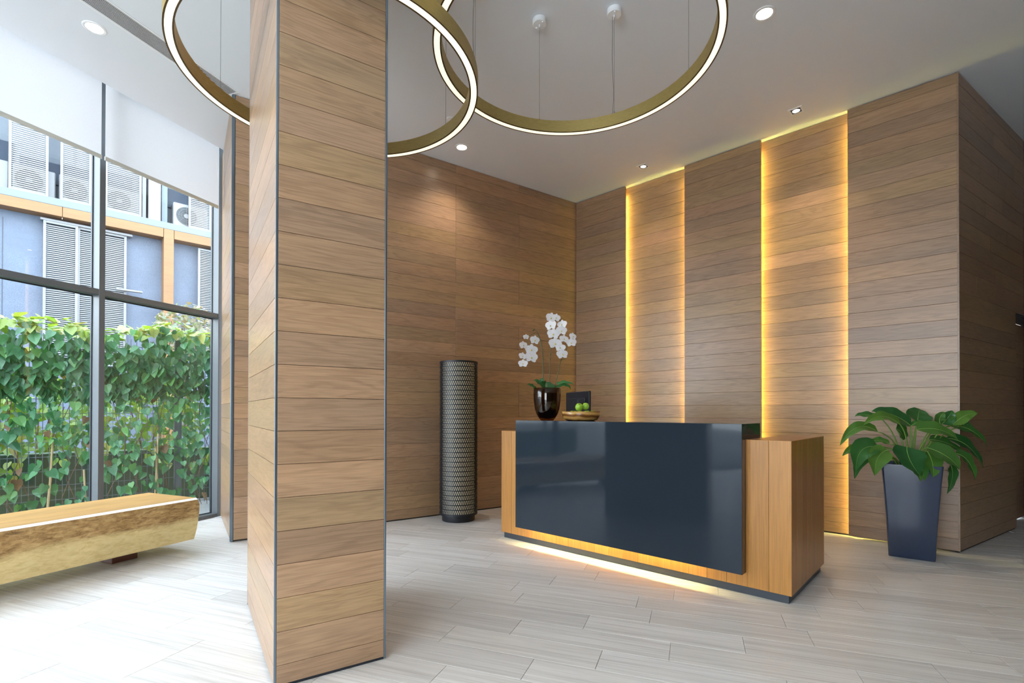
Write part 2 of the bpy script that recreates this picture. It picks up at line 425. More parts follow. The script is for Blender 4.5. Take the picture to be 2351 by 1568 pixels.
# ------------------------------------------------------------------ wall_corridor (dark face round the outer corner) with a doorway
CD = Vector((math.sin(R(57.2)), math.cos(R(57.2)), 0)); rzC = math.atan2(CD.y, CD.x)
wall_c = MB().box((0.0, .012, 0), (1.66, .16, CEIL)).box((1.66, .012, 2.25), (2.62, .16, CEIL)).box((2.62, .012, 0), (5.6, .16, CEIL)).build('wall_corridor', BACK, None, tuple(E_), rzC)
tag(wall_c, kind='structure')
zsC = rows()
def jC(i): return [[.95], [2.1], [], [1.4], [.6], [1.9]][i % 6]
zb = [z for z in zsC if z < 2.25]
zlow = zb[:-1] + [2.25]; zhigh = [2.25] + [z for z in zsC if z > 2.30]
clad(wall_c, .002, 1.658, lambda i: [] if i % 4 else [.9], .012, zlow)
clad(wall_c, 2.622, 5.6, lambda i: [3.6] if i % 2 else [4.4], .012, zlow)
clad(wall_c, .002, 5.6, lambda i: [.45 + (i * .53) % 1.2, 2.6 + (i * .37) % 1.0], .012, zhigh)
door = MB().box((1.66, .13, .01), (2.62, .16, 2.2)).build('door_1', BACK, wall_c); tag(door, kind='structure')
clad(door, 1.668, 2.612, None, .13, [z for z in zb if z < 2.15] + [2.19])
MB().bbox((1.66, .02, 2.205), (2.62, .13, 2.235), .002).build('door_head', FRAME, door)
MB().tube([(1.80, .118, .95), (1.80, .07, .95), (1.80, .07, 1.25), (1.80, .118, 1.25)], .008, 8).build('door_handle', STEEL, door)

# ------------------------------------------------------------------ walls behind the camera and to the right (never in frame)
PLAST = plain('wall_paint', (.16, .12, .085), .7)
YF = -2.6
gx0, gx1, gz = -5.9, -.8, 3.7
wf = MB().box((-6.4, YF - .15, 0), (gx0, YF, CEIL)).box((gx1, YF - .15, 0), (9.8, YF, CEIL)).box((gx0, YF - .15, gz), (gx1, YF, CEIL)).build('wall_front', PLAST)
tag(wf, kind='structure')
w2 = empty('added_fill_window', (gx0, YF - .08, 0), 0, kind='structure')  # unseen glazing, added to let fill daylight in from behind the camera
nx = 4
for k in range(nx + 1):
    x = (gx1 - gx0) * k / nx
    MB().bbox((x - .025, -.06, 0), (x + .025, .06, gz), .002).build('mullion', FRAME, w2)
    if k < nx: MB().box((x + .026, -.004, .04), (x + (gx1 - gx0) / nx - .026, .004, gz - .04)).build('pane', GLASS, w2)
tag(MB().box((9.8, YF - .15, 0), (9.95, 10.4, CEIL)).build('wall_side', PLAST), kind='structure')
ec = E_ + CD * 5.6
tag(MB().box((ec.x - .05, ec.y, 0), (9.8, ec.y + .15, CEIL)).build('wall_end', PLAST), kind='structure')

# ------------------------------------------------------------------ window wall
rzW = math.atan2(WD.y, WD.x)            # local x along the wall, local y = outwards
win = empty('window_1', tuple(WP), rzW, kind='structure')
MUL = [0.0 - 1.2147 * k for k in range(0, 10)]
TOPW = CEIL + .28
for i, x in enumerate(MUL):
    MB().bbox((x, 0, 0), (x + (.049 if i else .052), .125, TOPW), .0015).build('mullion', FRAME, win)
for x0, x1 in zip(MUL[1:], MUL[:-1]):
    a, b = x0 + .049, x1
    MB().bbox((a, .004, 2.268), (b, .120, 2.320), .0015).build('transom', FRAME, win)
    MB().bbox((a, .004, .0), (b, .120, .040), .0015).build('sill', FRAME, win)
    for z0, z1 in ((.04, 2.268), (2.32, TOPW)):
        MB().box((a + .001, .098, z0), (b - .001, .104, z1)).build('pane', GLASS, win)
        g = MB(); t = .008
        g.box((a, .092, z0), (a + t, .110, z1)).box((b - t, .092, z0), (b, .110, z1)).box((a + t, .092, z0), (b - t, .110, z0 + t)).box((a + t, .092, z1 - t), (b - t, .110, z1))
        g.build('gasket', BLACKM, win)
# roller blinds
bl_lab = ['white roller blind half lowered, on the pane nearest the wooden corner', 'white roller blind half lowered, on the second pane, left of the dark mullion']
for i in range(9):
    b = -.095 - 1.2147 * i if i == 0 else -1.264 - 1.2147 * (i - 1) ; 
    if i == 0: a = -1.232
    else: a = b - 1.150
    if i < 2: t = empty('roller_blind', tuple(WP), rzW, bl_lab[i], 'blind', 'roller blinds')
    else: t = empty('roller_blind', tuple(WP), rzW, ['third', 'fourth', 'fifth', 'sixth', 'seventh', 'eighth', 'ninth'][i - 2] + ' white roller blind counted from the wooden corner, beyond the left edge of the photo', 'blind', 'roller blinds')
    MB().box((a, -.1005, 3.505), (b, -.0995, CEIL + .20)).build('fabric', FABRIC, t)
    MB().bbox((a - .004, -.106, 3.472), (b + .004, -.094, 3.508), .002).build('bottom_bar', BAR, t)
    r_ = MB(); r_.tube([(a, -.085, CEIL + .215), (b, -.085, CEIL + .215)], .025, 12); r_.build('roller', WHITEP, t)

# ------------------------------------------------------------------ column
c0 = V2((-1.026, 2.154)); cr = V2((-.611, 2.426)); cl = V2((-1.635, 3.110))
ax = Vector((math.sin(R(56.89)), math.cos(R(56.89)), 0)); ay = Vector((-ax.y, ax.x, 0))
LF = (cr - c0).dot(ax); LS = (cl - c0).dot(ay)
rzK = math.atan2(ax.y, ax.x)
column = empty('column', tuple(c0), rzK, 'square column clad in pale oak boards with thin steel corner trims, rising to the ceiling', 'column')
MB().box((.03, .03, 0), (LF - .03, LS - .03, CEIL)).build('core', BACK, column)
zsK = rows(first=.098)
T = .012
for side in range(4):
    L = LF if side % 2 == 0 else LS
    org = [(0, 0), (LF, 0), (LF, LS), (0, LS)][side]
    rot = side * math.pi / 2
    M = Matrix.Translation((org[0], org[1], 0)) @ Matrix.Rotation(rot, 4, 'Z')
    for i in range(len(zsK) - 1):
        H = zsK[i + 1] - zsK[i] - GAP; l = L - .022
        loc = M @ Vector((L / 2, .012, (zsK[i] + zsK[i + 1]) / 2))
        o = link('plank', plank_mesh(l, H, T), column, loc[:], rot)
for (x, y) in ((0, 0), (LF, 0), (LF, LS), (0, LS)):
    sx = 1 if x == 0 else -1; sy = 1 if y == 0 else -1
    g = MB(); t = .010
    x0, x1 = sorted((x, x + sx * t)); y0, y1 = sorted((y, y + sy * t))
    g.bbox((x0, y0, .004), (x1, y1, CEIL - .002), .001)
    g.build('corner_trim', STEEL, column)
MB().box((.008, .008, .0), (LF - .008, LS - .008, .014)).build('base_plate', BLACKM, column)

# ------------------------------------------------------------------ ring pendants
def ring(name, cx, cy, r, z0, h, wires, canopies, lab):
    t = empty(name, (cx, cy, z0), 0, lab, 'pendant light', 'ring pendant lights')
    wd, n = .050, 128
    ri = r - wd; e = .0085
    prof = [(r, h), (r, 0), (r - e, 0), (r - e, .004), (ri + e, .004), (ri + e, 0), (ri, 0), (ri, h), (r, h)]
    b = MB(); b.lathe([(r, 0), (r, h), (ri, h), (ri, 0)], n)
    smooth_by_angle(b.build('ring_body', BRASS, t), 40)
    d = MB(); d.lathe([(ri + e, .0010), (r - e, .0010)], n); d.lathe([(ri + e, .003), (r - e, .003)], n)
    o = d.build('diffuser', RINGLED, t)
    g = MB()
    g.lathe([(r, 0), (r - e, 0), (r - e, .004), (r, .004)], n); g.lathe([(ri + e, 0), (ri, 0), (ri, .004), (ri + e, .004)], n)
    g.build('edge_lip', BRASSDARK, t)
    c = MB(); c.lathe([(ri + e, .006), (r - e, .006)], n); c.build('inner_tray', BRASS, t)
    for a, rr, kind in wires:
        x, y = rr * math.cos(R(a)), rr * math.sin(R(a))
        w_ = MB(); w_.tube([(x, y, h), (x, y, CEIL - z0 - .03)], .0013, 5)
        if kind == 2:
            pts = [(x - .012 + .010 * math.sin(k * .9) * (1 - k / 8), y, h + (CEIL - z0 - .05 - h) * k / 8) for k in range(9)]
            w_.tube(pts, .002, 5)
        w_.build('cable', WIRE, t)
        MB().tube([(x, y, h - .001), (x, y, h + .012)], .004, 8).build('cable_gripper', STEEL, t)
        k_ = MB(); zc = CEIL - z0
        k_.lathe([(0, zc - .038), (.048, zc - .038), (.052, zc - .034), (.052, zc), (0, zc)], 28)
        cpy = k_.build('canopy', WHITEP, t, (x, y, 0)); smooth_by_angle(cpy, 35)
        for q in (a + 25, a + 205):
            sc_ = MB(); sc_.lathe([(0, zc - .046), (.007, zc - .044), (.008, zc - .038)], 10, (.036 * math.cos(R(q)), .036 * math.sin(R(q)), 0)); sc_.build('screw', WHITEP, cpy)
        sc_ = MB(); sc_.lathe([(0, zc - .058), (.006, zc - .056), (.007, zc - .038)], 10)
        sc_.build('cable_nut', WHITEP, cpy)
    return t
ring('ring_pendant', .368, 2.929, .832, 3.295, .087, [(18, .80, 1), (61.5, .785, 2), (102, .80, 1), (142.4, .79, 2), (200, .80, 1), (262, .80, 1), (318, .80, 1)], 0,
     'higher brass ring pendant with glowing underside, hanging over the open floor beside the column')
ring('ring_pendant', -1.036, 2.901, .832, 3.108, .087, [(167, .80, 1), (44.5, .80, 1), (232, .80, 1), (285, .80, 1), (105, .80, 1)], 0,
     'lower brass ring pendant with glowing underside, encircling the oak column')

# ------------------------------------------------------------------ downlights
def spot(x, y, power, size, blend, col, parent, tilt=None, soft=.03):
    l = D.lights.new('lamp', 'SPOT'); l.energy = power; l.spot_size = R(size); l.spot_blend = blend; l.color = col; l.shadow_soft_size = soft
    o = D.objects.new('bulb', l); COL.objects.link(o); o.parent = parent; o.location = (0, 0, -.012)
    if tilt: o.rotation_euler = tilt
    return o
def downlight(x, y, lab, power=28, r=.068, group='round downlights in the ceiling'):
    t = empty('downlight', (x, y, CEIL), 0, lab, 'downlight', group)
    b = MB(); b.lathe([(r * .80, .0), (r * .82, -.004), (r + .002, -.005), (r + .008, -.002), (r + .008, 0)], 36)
    smooth_by_angle(b.build('trim_ring', WHITEP, t), 30)
    d = MB(); k = d; k.v = [(0, 0, -.002)] + [(r * .81 * math.cos(2 * math.pi * j / 36), r * .81 * math.sin(2 * math.pi * j / 36), -.002) for j in range(36)]
    k.f = [(0, 1 + (j + 1) % 36, 1 + j) for j in range(36)]
    d.build('lens', LAMPLED, t)
    spot(x, y, power, 110, .9, (1, .90, .76), t)
    return t
downlight(-3.205, 3.797, 'round white downlight in the ceiling between the blinds and the air grille', 14)
downlight(1.855, 3.649, 'round white downlight in the ceiling right of the higher ring pendant', 28)
downlight(-.563, 5.508, 'round white downlight over the back wall, just beyond the lower ring pendant', 45)
downlight(.25, .65, 'added round white fill downlight above the foreground floor, out of frame, brightening the column front', 95)  # lamp added above the frame to brighten the column front
for x, y, w_ in ((-1.6, -.4, 'nearer the column'), (-3.4, -.8, 'nearer the window')):  # two unseen downlights put in as neutral fill
    downlight(x, y, 'added round white fill downlight in the ceiling behind the camera, the one ' + w_, 30)
def squarelight(x, y, lab, power, tilt):
    t = empty('square_downlight', (x, y, CEIL), rzB, lab, 'downlight', 'square spotlights by the oak wall')
    b = MB(); s = .062; q = .042
    for a, c_ in (((-s, -s), (s, -q)), ((-s, q), (s, s)), ((-s, -q), (-q, q)), ((q, -q), (s, q))): b.bbox((*a, -.005), (*c_, 0), .001)
    b.build('frame', WHITEP, t)
    MB().box((-q, -q, -.001), (q, q, -.0002)).build('well', BLACKM, t)
    g = MB(); g.lathe([(.030, -.0015), (.034, -.006), (.038, -.006), (.040, -.0015)], 28); g.build('lamp_ring', STEEL, t)
    d = MB(); d.v = [(0, 0, -.003)] + [(.031 * math.cos(2 * math.pi * j / 28), .031 * math.sin(2 * math.pi * j / 28), -.003) for j in range(28)]
    d.f = [(0, 1 + (j + 1) % 28, 1 + j) for j in range(28)]; d.build('lens', LAMPLED, t)
    spot(x, y, power, 75, .7, (1, .84, .62), t, tilt)
squarelight(1.565, 5.932, 'square spotlight in the ceiling above the left lit wall strip', 22, (R(4), 0, 0))
squarelight(2.762, 4.828, 'square spotlight in the ceiling above the right lit wall strip', 50, (R(-2), R(-4), 0))

# small round cover plate and the slotted air grille
t = MB(); t.lathe([(0, -.010), (.036, -.008), (.040, 0)], 24); o = smooth_by_angle(t.build('ceiling_cover', WHITEP, None, (-.62, 4.97, CEIL)), 30)
tag(o, 'small round white cover plate on the ceiling near the lower ring', 'cover plate')
vent = empty('air_grille', tuple(WP - WO * .98)[:2] + (CEIL,), rzW, 'long slotted white air grille in the ceiling parallel to the window', 'air vent')
x0, x1, y0, y1 = -9.0, -.76, -.197, 0
b = MB(); s = .018
b.bbox((x0, y0, -.004), (x1, y0 + s, 0), .001).bbox((x0, y1 - s, -.004), (x1, y1, 0), .001).bbox((x1 - s, y0 + s, -.004), (x1, y1 - s, 0), .001).bbox((x0, y0 + s, -.004), (x0 + s, y1 - s, 0), .001)
b.build('frame', WHITEP, vent)
MB().box((x0 + s, y0 + s, -.0009), (x1 - s, y1 - s, -.0002)).build('duct', BLACKM, vent)
n_ = 11
for k in range(n_):
    y = y0 + s + (k + .5) * (y1 - y0 - 2 * s) / n_
    MB().box((x0 + s, y - .0024, -.0042), (x1 - s, y + .0024, -.0026)).build('slat', WHITEP, vent)

# ------------------------------------------------------------------ reception desk
K = V2((1.740, 3.100)); LX = Vector((.7362, -.6767, 0)); DL = 2.50; DD = .93
L0 = K - LX * DL; rzD = math.atan2(LX.y, LX.x)
desk = empty('reception_desk', tuple(L0), rzD, 'long teak reception desk with a dark glass front and glowing underside', 'desk')
zt, zb_ = 1.022, .055
g = MB(); i_ = .012
g.box((i_, i_, zb_ + .001), (DL - i_, .28, zt - .02)).box((DL - .262, .28, zb_ + .001), (DL - i_, DD - i_, zt - .02)).box((i_, .28, zb_ + .001), (.262, DD - i_, zt - .02))
g.build('carcass', BACK, desk)
bw = DL / 19
def vboard(w_, h_, name='board', mat=TEAK):
    key = ('v', round(w_, 4), round(h_, 4), mat.name)
    if key in _pc: return _pc[key]
    me = plank_mesh(w_ - .0012, h_, .012, mat, .001).copy(); me.name = name; _pc[key] = me; return me
for k in range(19): link('board', vboard(bw, zt - zb_), desk, ((k + .5) * bw, .012, (zt + zb_) / 2), 0)
bd = DD / 7
for k in range(7):
    link('board', vboard(bd, zt - zb_), desk, (DL - .012, (k + .5) * bd, (zt + zb_) / 2), math.pi / 2)
    link('board', vboard(bd, zt - zb_), desk, (.012, (k + .5) * bd, (zt + zb_) / 2), -math.pi / 2)
MB().bbox((.012, .012, zt - .02), (DL - .012, .28, zt), .001).build('front_ledge', DARKTEAK, desk)
MB().bbox((DL - .262, .2805, zt - .02), (DL - .012, DD - .012, zt), .001).build('side_ledge', DARKTEAK, desk)
MB().bbox((.012, .2805, zt - .02), (.262, DD - .012, zt), .001).build('side_ledge', DARKTEAK, desk)
MB().bbox((.2625, .2805, .71), (DL - .2625, DD - .03, .74), .001).build('worktop', DARKTEAK, desk)
MB().bbox((.02, .02, 0), (DL - .02, DD - .02, zb_), .001).build('plinth', PLINTH, desk)
px0, px1, py, pz0, pz1 = .257, 2.232, -.083, .150, 1.126
MB().bbox((px0, py, pz0), (px1, py + .010, pz1), .001).build('glass_front', BLACKGLASS, desk)
MB().box((px0 + .004, py + .010, pz0 + .10), (px1 - .004, -.001, zt)).build('front_box', plain('panel_side', (.045, .028, .022), .25), desk)
g = MB(); g.bbox((px0, py + .0102, zt + .0006), (px1, .30, pz1), .001); g.build('glass_counter', BLACKGLASS, desk)
RET = plain('panel_return', (.05, .03, .022), .2)  # brown stands in for wood reflected in the glossy black sides
for xr in (px0, px1 - .004): MB().box((xr, py + .010, pz0), (xr + .004, -.001, zt)).build('side_return', RET, desk)
MB().box((px0 + .12, -.045, pz0 + .075), (px1 - .30, -.030, pz0 + .087)).build('light_strip', LEDD, desk)

# ------------------------------------------------------------------ woven floor lamp
def floor_lamp(x, y):
    t = empty('floor_lamp', (x, y, 0), 0, 'tall black woven cylinder floor lamp with a pale core by the back wall', 'lamp')
    b = MB(); b.lathe([(0, 0), (.180, 0), (.182, .004), (.182, .062), (.176, .07), (0, .07)], 48); smooth_by_angle(b.build('base', BLACKM, t), 30)
    core = MB(); core.lathe([(0, .075), (.176, .075), (.176, 1.742), (0, 1.742)], 48)
    m, n, bb = newmat('lamp_core'); bb.inputs['Base Color'].default_value = (.86, .85, .80, 1); bb.inputs['Roughness'].default_value = .6
    bb.inputs['Emission Color'].default_value = (1, .86, .45, 1); bb.inputs['Emission Strength'].default_value = .13
    smooth_by_angle(core.build('core', m, t), 40)
    z0, z1, r = .070, 1.757, .208; nr = 32; nz = 54
    rowsz = [z0 + .02 + (z1 - z0 - .03) * k / nr for k in range(nr + 1)]
    hoops = MB()
    for z in rowsz:
        hoops.lathe([(r - .003, z - .006), (r + .003, z - .006), (r + .003, z + .006), (r - .003, z + .006), (r - .003, z - .006)], 54)
    o = hoops.build('hoop_weave', BLACKM, t); tag(o, kind='stuff')
    st = MB()
    for k in range(nr):
        za, zc = rowsz[k], rowsz[k + 1]
        for j in range(nz):
            a0 = 2 * math.pi * j / nz; a1 = 2 * math.pi * (j + .5) / nz; a2 = 2 * math.pi * (j + 1) / nz
            for s_, e_ in ((a0, a1), (a1, a2)):
                lo = s_ if s_ == a0 else e_; hi = e_ if s_ == a0 else s_
                w_ = .0034 / r
                v = []
                for (a, z) in ((lo - w_, za), (lo + w_, za), (hi + w_, zc), (hi - w_, zc)):
                    v.append((r * math.cos(a), r * math.sin(a), z))
                v += [(q[0] * .985, q[1] * .985, q[2]) for q in v]
                st.add(v, [(0, 1, 2, 3), (7, 6, 5, 4), (0, 4, 5, 1), (2, 6, 7, 3)] if True else [])
    tag(st.build('strand_weave', BLACKM, t), kind='stuff')
    for z in (z0 + .008, z1 - .006):
      rm = MB(); rm.lathe([(r - .006, z - .009), (r + .004, z - .009), (r + .004, z + .009), (r - .006, z + .009), (r - .006, z - .009)], 54)
      rm.build('rim', BLACKM, t)
    # four thin spokes carry the weave on the base
    sp_ = MB()
    for q in range(4):
        a = q * math.pi / 2 + .4; sp_.tube([(.05 * math.cos(a), .05 * math.sin(a), .072), (.204 * math.cos(a), .204 * math.sin(a), .074)], .003, 6)
    sp_.build('spoke', BLACKM, t)
    return t
floor_lamp(-.596, 5.565)

# ------------------------------------------------------------------ things on the desk
def bez(a, b, c, t): return a * (1 - t) ** 2 + b * 2 * t * (1 - t) + c * t * t
def leaf(name, base_, mid, tip, width, mat, parent, nseg=10, up=Vector((0, -.65, .75)), fold=.28, prof='phil', vein=None):
    A, M_, T_ = Vector(base_), Vector(mid), Vector(tip)
    Mc = M_ * 2 - (A + T_) * .5
    vs = []; fs = []
    rows_ = []
    for i in range(nseg + 1):
        t = i / nseg; p = bez(A, Mc, T_, t)
        d = (bez(A, Mc, T_, min(1, t + .02)) - bez(A, Mc, T_, max(0, t - .02))).normalized()
        sd = d.cross(up)
        if sd.length < .15: sd = d.cross(Vector((1, 0, 0)))
        sd.normalize(); nn = sd.cross(d).normalized()
        if nn.dot(up) < 0: nn = -nn
        if prof == 'phil': w_ = width * .5 * (math.sin(math.pi * min(1, t * 1.0) ** .62) ** .75 if 0 < t < 1 else 0) * (1.0 if t < .8 else 1)
        else: w_ = width * .5 * (math.sin(math.pi * t ** .8) ** .6 if 0 < t < 1 else 0)
        w_ = max(w_, .001)
        ripple = .006 * math.sin(t * 17)
        rows_.append([p + sd * w_ * k + nn * (abs(k) ** 1.3 * w_ * fold + ripple * abs(k)) for k in (-1, -.62, -.25, 0, .25, .62, 1)])
    n = 7
    for r_ in rows_: vs += [q[:] for q in r_]
    for i in range(nseg):
        for j in range(n - 1): fs.append((i * n + j, i * n + j + 1, (i + 1) * n + j + 1, (i + 1) * n + j))
    o = meshobj(name, vs, fs, mat, parent, smooth=True)
    # midrib as a sub-part
    if vein:
        mb = MB(); mb.tube([(rows_[i][3] + up.normalized() * .001)[:] for i in range(nseg + 1)], [.0022 * (1.15 - i / nseg) for i in range(nseg + 1)], 5)
        mb.build('midrib', vein, o)
    return o

STEMS = [[(-0.038, 0.0, 0.25), (-0.034, 0.0, 0.524), (-0.057, 0.0, 0.715), (-0.088, 0.0, 0.806), (-0.118, 0.0, 0.829)], [(-0.038, 0.0, 0.25), (-0.038, 0.0, 0.532), (-0.061, 0.0, 0.722), (-0.095, 0.0, 0.795), (-0.156, 0.0, 0.775), (-0.187, 0.0, 0.73), (-0.171, 0.0, 0.63), (-0.194, 0.0, 0.524)], [(0.019, 0.0, 0.25), (0.027, 0.0, 0.585), (0.038, 0.0, 0.661), (0.065, 0.0, 0.829), (0.08, 0.0, 0.921), (0.11, 0.0, 0.929), (0.141, 0.0, 0.845), (0.145, 0.0, 0.715)], [(0.06, 0.0, 0.25), (0.103, 0.0, 0.448), (0.126, 0.0, 0.547), (0.172, 0.0, 0.57), (0.179, 0.0, 0.662), (0.21, 0.0, 0.73), (0.232, 0.0, 0.776)]]
FLOWERS = [((-0.195, -0.02, 0.757), 0.034), ((-0.117, -0.05, 0.723), 0.057), ((-0.221, -0.08, 0.673), 0.05), ((-0.146, -0.02, 0.639), 0.072), ((-0.226, -0.05, 0.579), 0.047), ((-0.148, -0.08, 0.565), 0.072), ((-0.221, -0.02, 0.514), 0.053), ((0.03, -0.05, 0.927), 0.061), ((0.073, -0.08, 0.921), 0.05), ((0.033, -0.02, 0.864), 0.067), ((0.132, -0.05, 0.866), 0.057), ((0.122, -0.08, 0.805), 0.061), ((0.055, -0.02, 0.784), 0.069), ((0.147, -0.05, 0.734), 0.053), ((0.065, -0.08, 0.689), 0.072), ((0.12, -0.02, 0.659), 0.057), ((0.132, -0.05, 0.595), 0.065), ((0.224, -0.08, 0.753), 0.047), ((0.219, -0.02, 0.705), 0.057)]
OLEAVES = [((-0.011, 0.0, 0.285), (-0.066, -0.03, 0.339), (-0.123, -0.04, 0.365), 0.053), ((-0.095, 0.0, 0.285), (-0.142, -0.03, 0.316), (-0.18, -0.04, 0.325), 0.019), ((-0.011, 0.0, 0.349), (0.032, -0.03, 0.294), (0.039, -0.04, 0.278), 0.084), ((0.08, 0.0, 0.326), (0.153, -0.03, 0.347), (0.243, -0.04, 0.324), 0.023), ((0.06, 0.0, 0.285), (0.153, -0.03, 0.324), (0.213, -0.04, 0.282), 0.038), ((0.004, 0.0, 0.285), (-0.043, -0.03, 0.347), (-0.029, -0.04, 0.369), 0.069)]
PETAL = leafmat('orchid_petal', [(.90, .90, .93), (.94, .94, .96)], .35, .5, (1, 1, 1.02))
LIP = plain('orchid_lip', (.62, .52, .10), .5)
OSTEM = plain('orchid_stem', (.07, .09, .03), .5)
OLEAF = leafmat('orchid_leaf', [(.03, .12, .03), (.045, .16, .04)], .1, .3)
SOIL = plain('bark_soil', (.018, .013, .010), .9)
ZT = pz1 + .0005
def orchid(x, y):
    t = empty('orchid', (x, y, ZT), 0, 'white moth orchid with arching stems, planted in the smoked glass vase', 'flower')
    v_ = empty('glass_vase', (x, y, ZT), 0, 'rounded smoked amber glass vase on the counter holding the orchid', 'vase')
    prof = [(0, .0), (.058, .0), (.074, .018), (.096, .055), (.112, .105), (.121, .17), (.124, .23), (.122, .292), (.118, .294), (.1195, .23), (.1165, .17), (.1075, .107), (.090, .058), (.068, .024), (0, .012)]
    b = MB(); b.lathe(prof, 48); o = b.build('vase_body', VASE, v_, smooth=True)
    so = MB(); so.lathe([(0, .014), (.066, .026), (.088, .060), (.104, .105), (.110, .128), (.09, .140), (0, .144)], 40)
    so.build('potting_bark', SOIL, v_, smooth=True)
    pot = MB(); pot.lathe([(0, .142), (.078, .146), (.092, .268), (.088, .268), (.075, .252), (0, .250)], 32)
    pot.build('inner_pot', plain('inner_pot', (.06, .035, .015), .6), t, smooth=True)
    for s in STEMS:
        pts = [Vector(q) for q in s]; fine = []
        for i in range(len(pts) - 1):
            p0 = pts[max(0, i - 1)]; p1 = pts[i]; p2 = pts[i + 1]; p3 = pts[min(len(pts) - 1, i + 2)]
            for k in range(5):
                q = k / 5; fine.append(.5 * ((2 * p1) + (p2 - p0) * q + (2 * p0 - 5 * p1 + 4 * p2 - p3) * q * q + (3 * p1 - p0 - 3 * p2 + p3) * q ** 3))
        fine.append(pts[-1])
        MB().tube([q[:] for q in fine], [.0034 - .0018 * i / len(fine) for i in range(len(fine))], 6).build('stem', OSTEM, t)
    for s_ in ((.044, 0, .40), (.022, 0, .50), (-.026, 0, .46)): pass
    for a, m_, tp, w_ in OLEAVES: leaf('leaf', a, m_, tp, max(w_, .035), OLEAF, t, 8, Vector((0, -.8, .6)), .15, 'o')
    # flower head: five petals in one mesh, lip as a sub-part
    def head(s):
        vs, fs = [], []
        def petal(ang, ln, wd, cup):
            k = len(vs); n_s = 5
            ca, sa = math.cos(ang), math.sin(ang)
            for i in range(n_s + 1):
                q = i / n_s; w_ = wd * math.sin(math.pi * min(1, q * .93 + .07)) ** .55 if q < 1 else wd * .35
                if i == 0: w_ = wd * .25
                for j in (-1, -.4, .4, 1):
                    lx, lz = j * w_ * .5, q * ln
                    x_, z_ = lx * ca + lz * sa, -lx * sa + lz * ca
                    y_ = -cup * (q ** 2) * .3 + cup * .6 * q * (1 - abs(j)) * -.5 + .003 * abs(j)
                    vs.append((x_, y_, z_))
            for i in range(n_s):
                for j in range(3): fs.append((k + i * 4 + j, k + i * 4 + j + 1, k + (i + 1) * 4 + j + 1, k + (i + 1) * 4 + j))
        petal(0, .46 * s, .36 * s, .1 * s); petal(R(128), .44 * s, .33 * s, .1 * s); petal(R(-128), .44 * s, .33 * s, .1 * s)
        vs0 = len(vs)
        petal(R(72), .50 * s, .56 * s, .06 * s); petal(R(-72), .50 * s, .56 * s, .06 * s)
        for i in range(vs0, len(vs)): vs[i] = (vs[i][0], vs[i][1] - .004, vs[i][2])
        return vs, fs
    hv, hf = head(1.0)
    me = D.meshes.new('flower'); me.from_pydata(hv, [], hf); me.materials.append(PETAL); me.polygons.foreach_set('use_smooth', [True] * len(me.polygons))
    lb = MB(); lb.lathe([(0, -.02), (.05, 0), (.07, .05), (.04, .11), (0, .13)], 8)
    lv = [(a * .9, -.09 + b_ * .5 - .02, c_ - .10) for a, b_, c_ in lb.v]
    lm = D.meshes.new('lip'); lm.from_pydata(lv, [], lb.f); lm.materials.append(LIP); lm.polygons.foreach_set('use_smooth', [True] * len(lm.polygons))
    for i, (p, s) in enumerate(FLOWERS):
        o = link('flower', me, t, p); s = s * 1.7; o.scale = (s, s, s)
        o.rotation_euler = (R(random.uniform(-14, 12)), R(random.uniform(-14, 14)), R(random.uniform(-34, 30)))
        link('lip', lm, o)
    for p in ((-.118, 0, .829), (-.128, 0, .822), (.028, -.004, .60), (.027, .004, .56), (.128, 0, .552), (-.036, .003, .51)):
        b2 = MB(); b2.lathe([(0, -.008), (.006, -.003), (.006, .004), (0, .009)], 8); b2.build('bud', OSTEM, t, p, smooth=True)
orchid(.3206, 4.55)

def bowlmat():
    m, n, b = newmat('acacia_bowl')
    v = coords(n, (1, 1, 1), False)
    wv = N(n, 'ShaderNodeTexWave', Scale=7.0, Distortion=3.0, Detail=2.0); wv.bands_direction = 'Z'
    wv.inputs['Detail Scale'].default_value = .8; n.links.new(v, wv.inputs['Vector'])
    c = ramp(n, wv.outputs['Fac'], [(.15, (.20, .075, .018)), (.5, (.44, .20, .045)), (.85, (.62, .36, .11))])
    vo = N(n, 'ShaderNodeTexVoronoi', Scale=9.0); n.links.new(v, vo.inputs['Vector'])
    sx = N(n, 'ShaderNodeSeparateColor'); n.links.new(vo.outputs['Color'], sx.inputs[0])
    r = ramp(n, sx.outputs[0], [(0, (.65, .6, .55)), (1, (1.15, 1.15, 1.1))])
    c = mix(n, c, r, .7, 'MULTIPLY')
    n.links.new(c, b.inputs['Base Color']); b.inputs['Roughness'].default_value = .25; return m
bx, by = .597, 4.30
b = MB(); b.lathe([(0, 0), (.112, 0), (.138, .010), (.158, .038), (.1655, .079), (.162, .081), (.158, .079), (.146, .042), (.118, .018), (0, .013)], 56)
o = b.build('fruit_bowl', bowlmat(), None, (bx, by, ZT), smooth=True); tag(o, 'shallow polished wooden bowl of green apples on the dark counter', 'bowl')
APPLE = leafmat('apple_skin', [(.24, .48, .03), (.34, .55, .06)], .0, .25)
APSTEM = plain('apple_stem', (.12, .07, .03), .7)
def apple(p, r, lab, rot, grp=None):
    b = MB(); b.lathe([(0, r * .72), (r * .18, r * .82), (r * .42, r * .93), (r * .75, r * .72), (r * .98, r * .15), (r * .92, -r * .4), (r * .62, -r * .82), (r * .25, -r * .88), (0, -r * .76)], 24)
    o = b.build('green_apple', APPLE, None, p, smooth=True); o.rotation_euler = rot
    tag(o, lab, 'apple', 'green apples in the bowl')
    MB().tube([(0, 0, r * .70), (r * .06, 0, r * 1.02)], .0018, 5).build('stem', APSTEM, o)
apple((bx - .022, by - .030, ZT + .117), .034, 'green apple on top of the pile, left and in front', (.5, .2, 0))
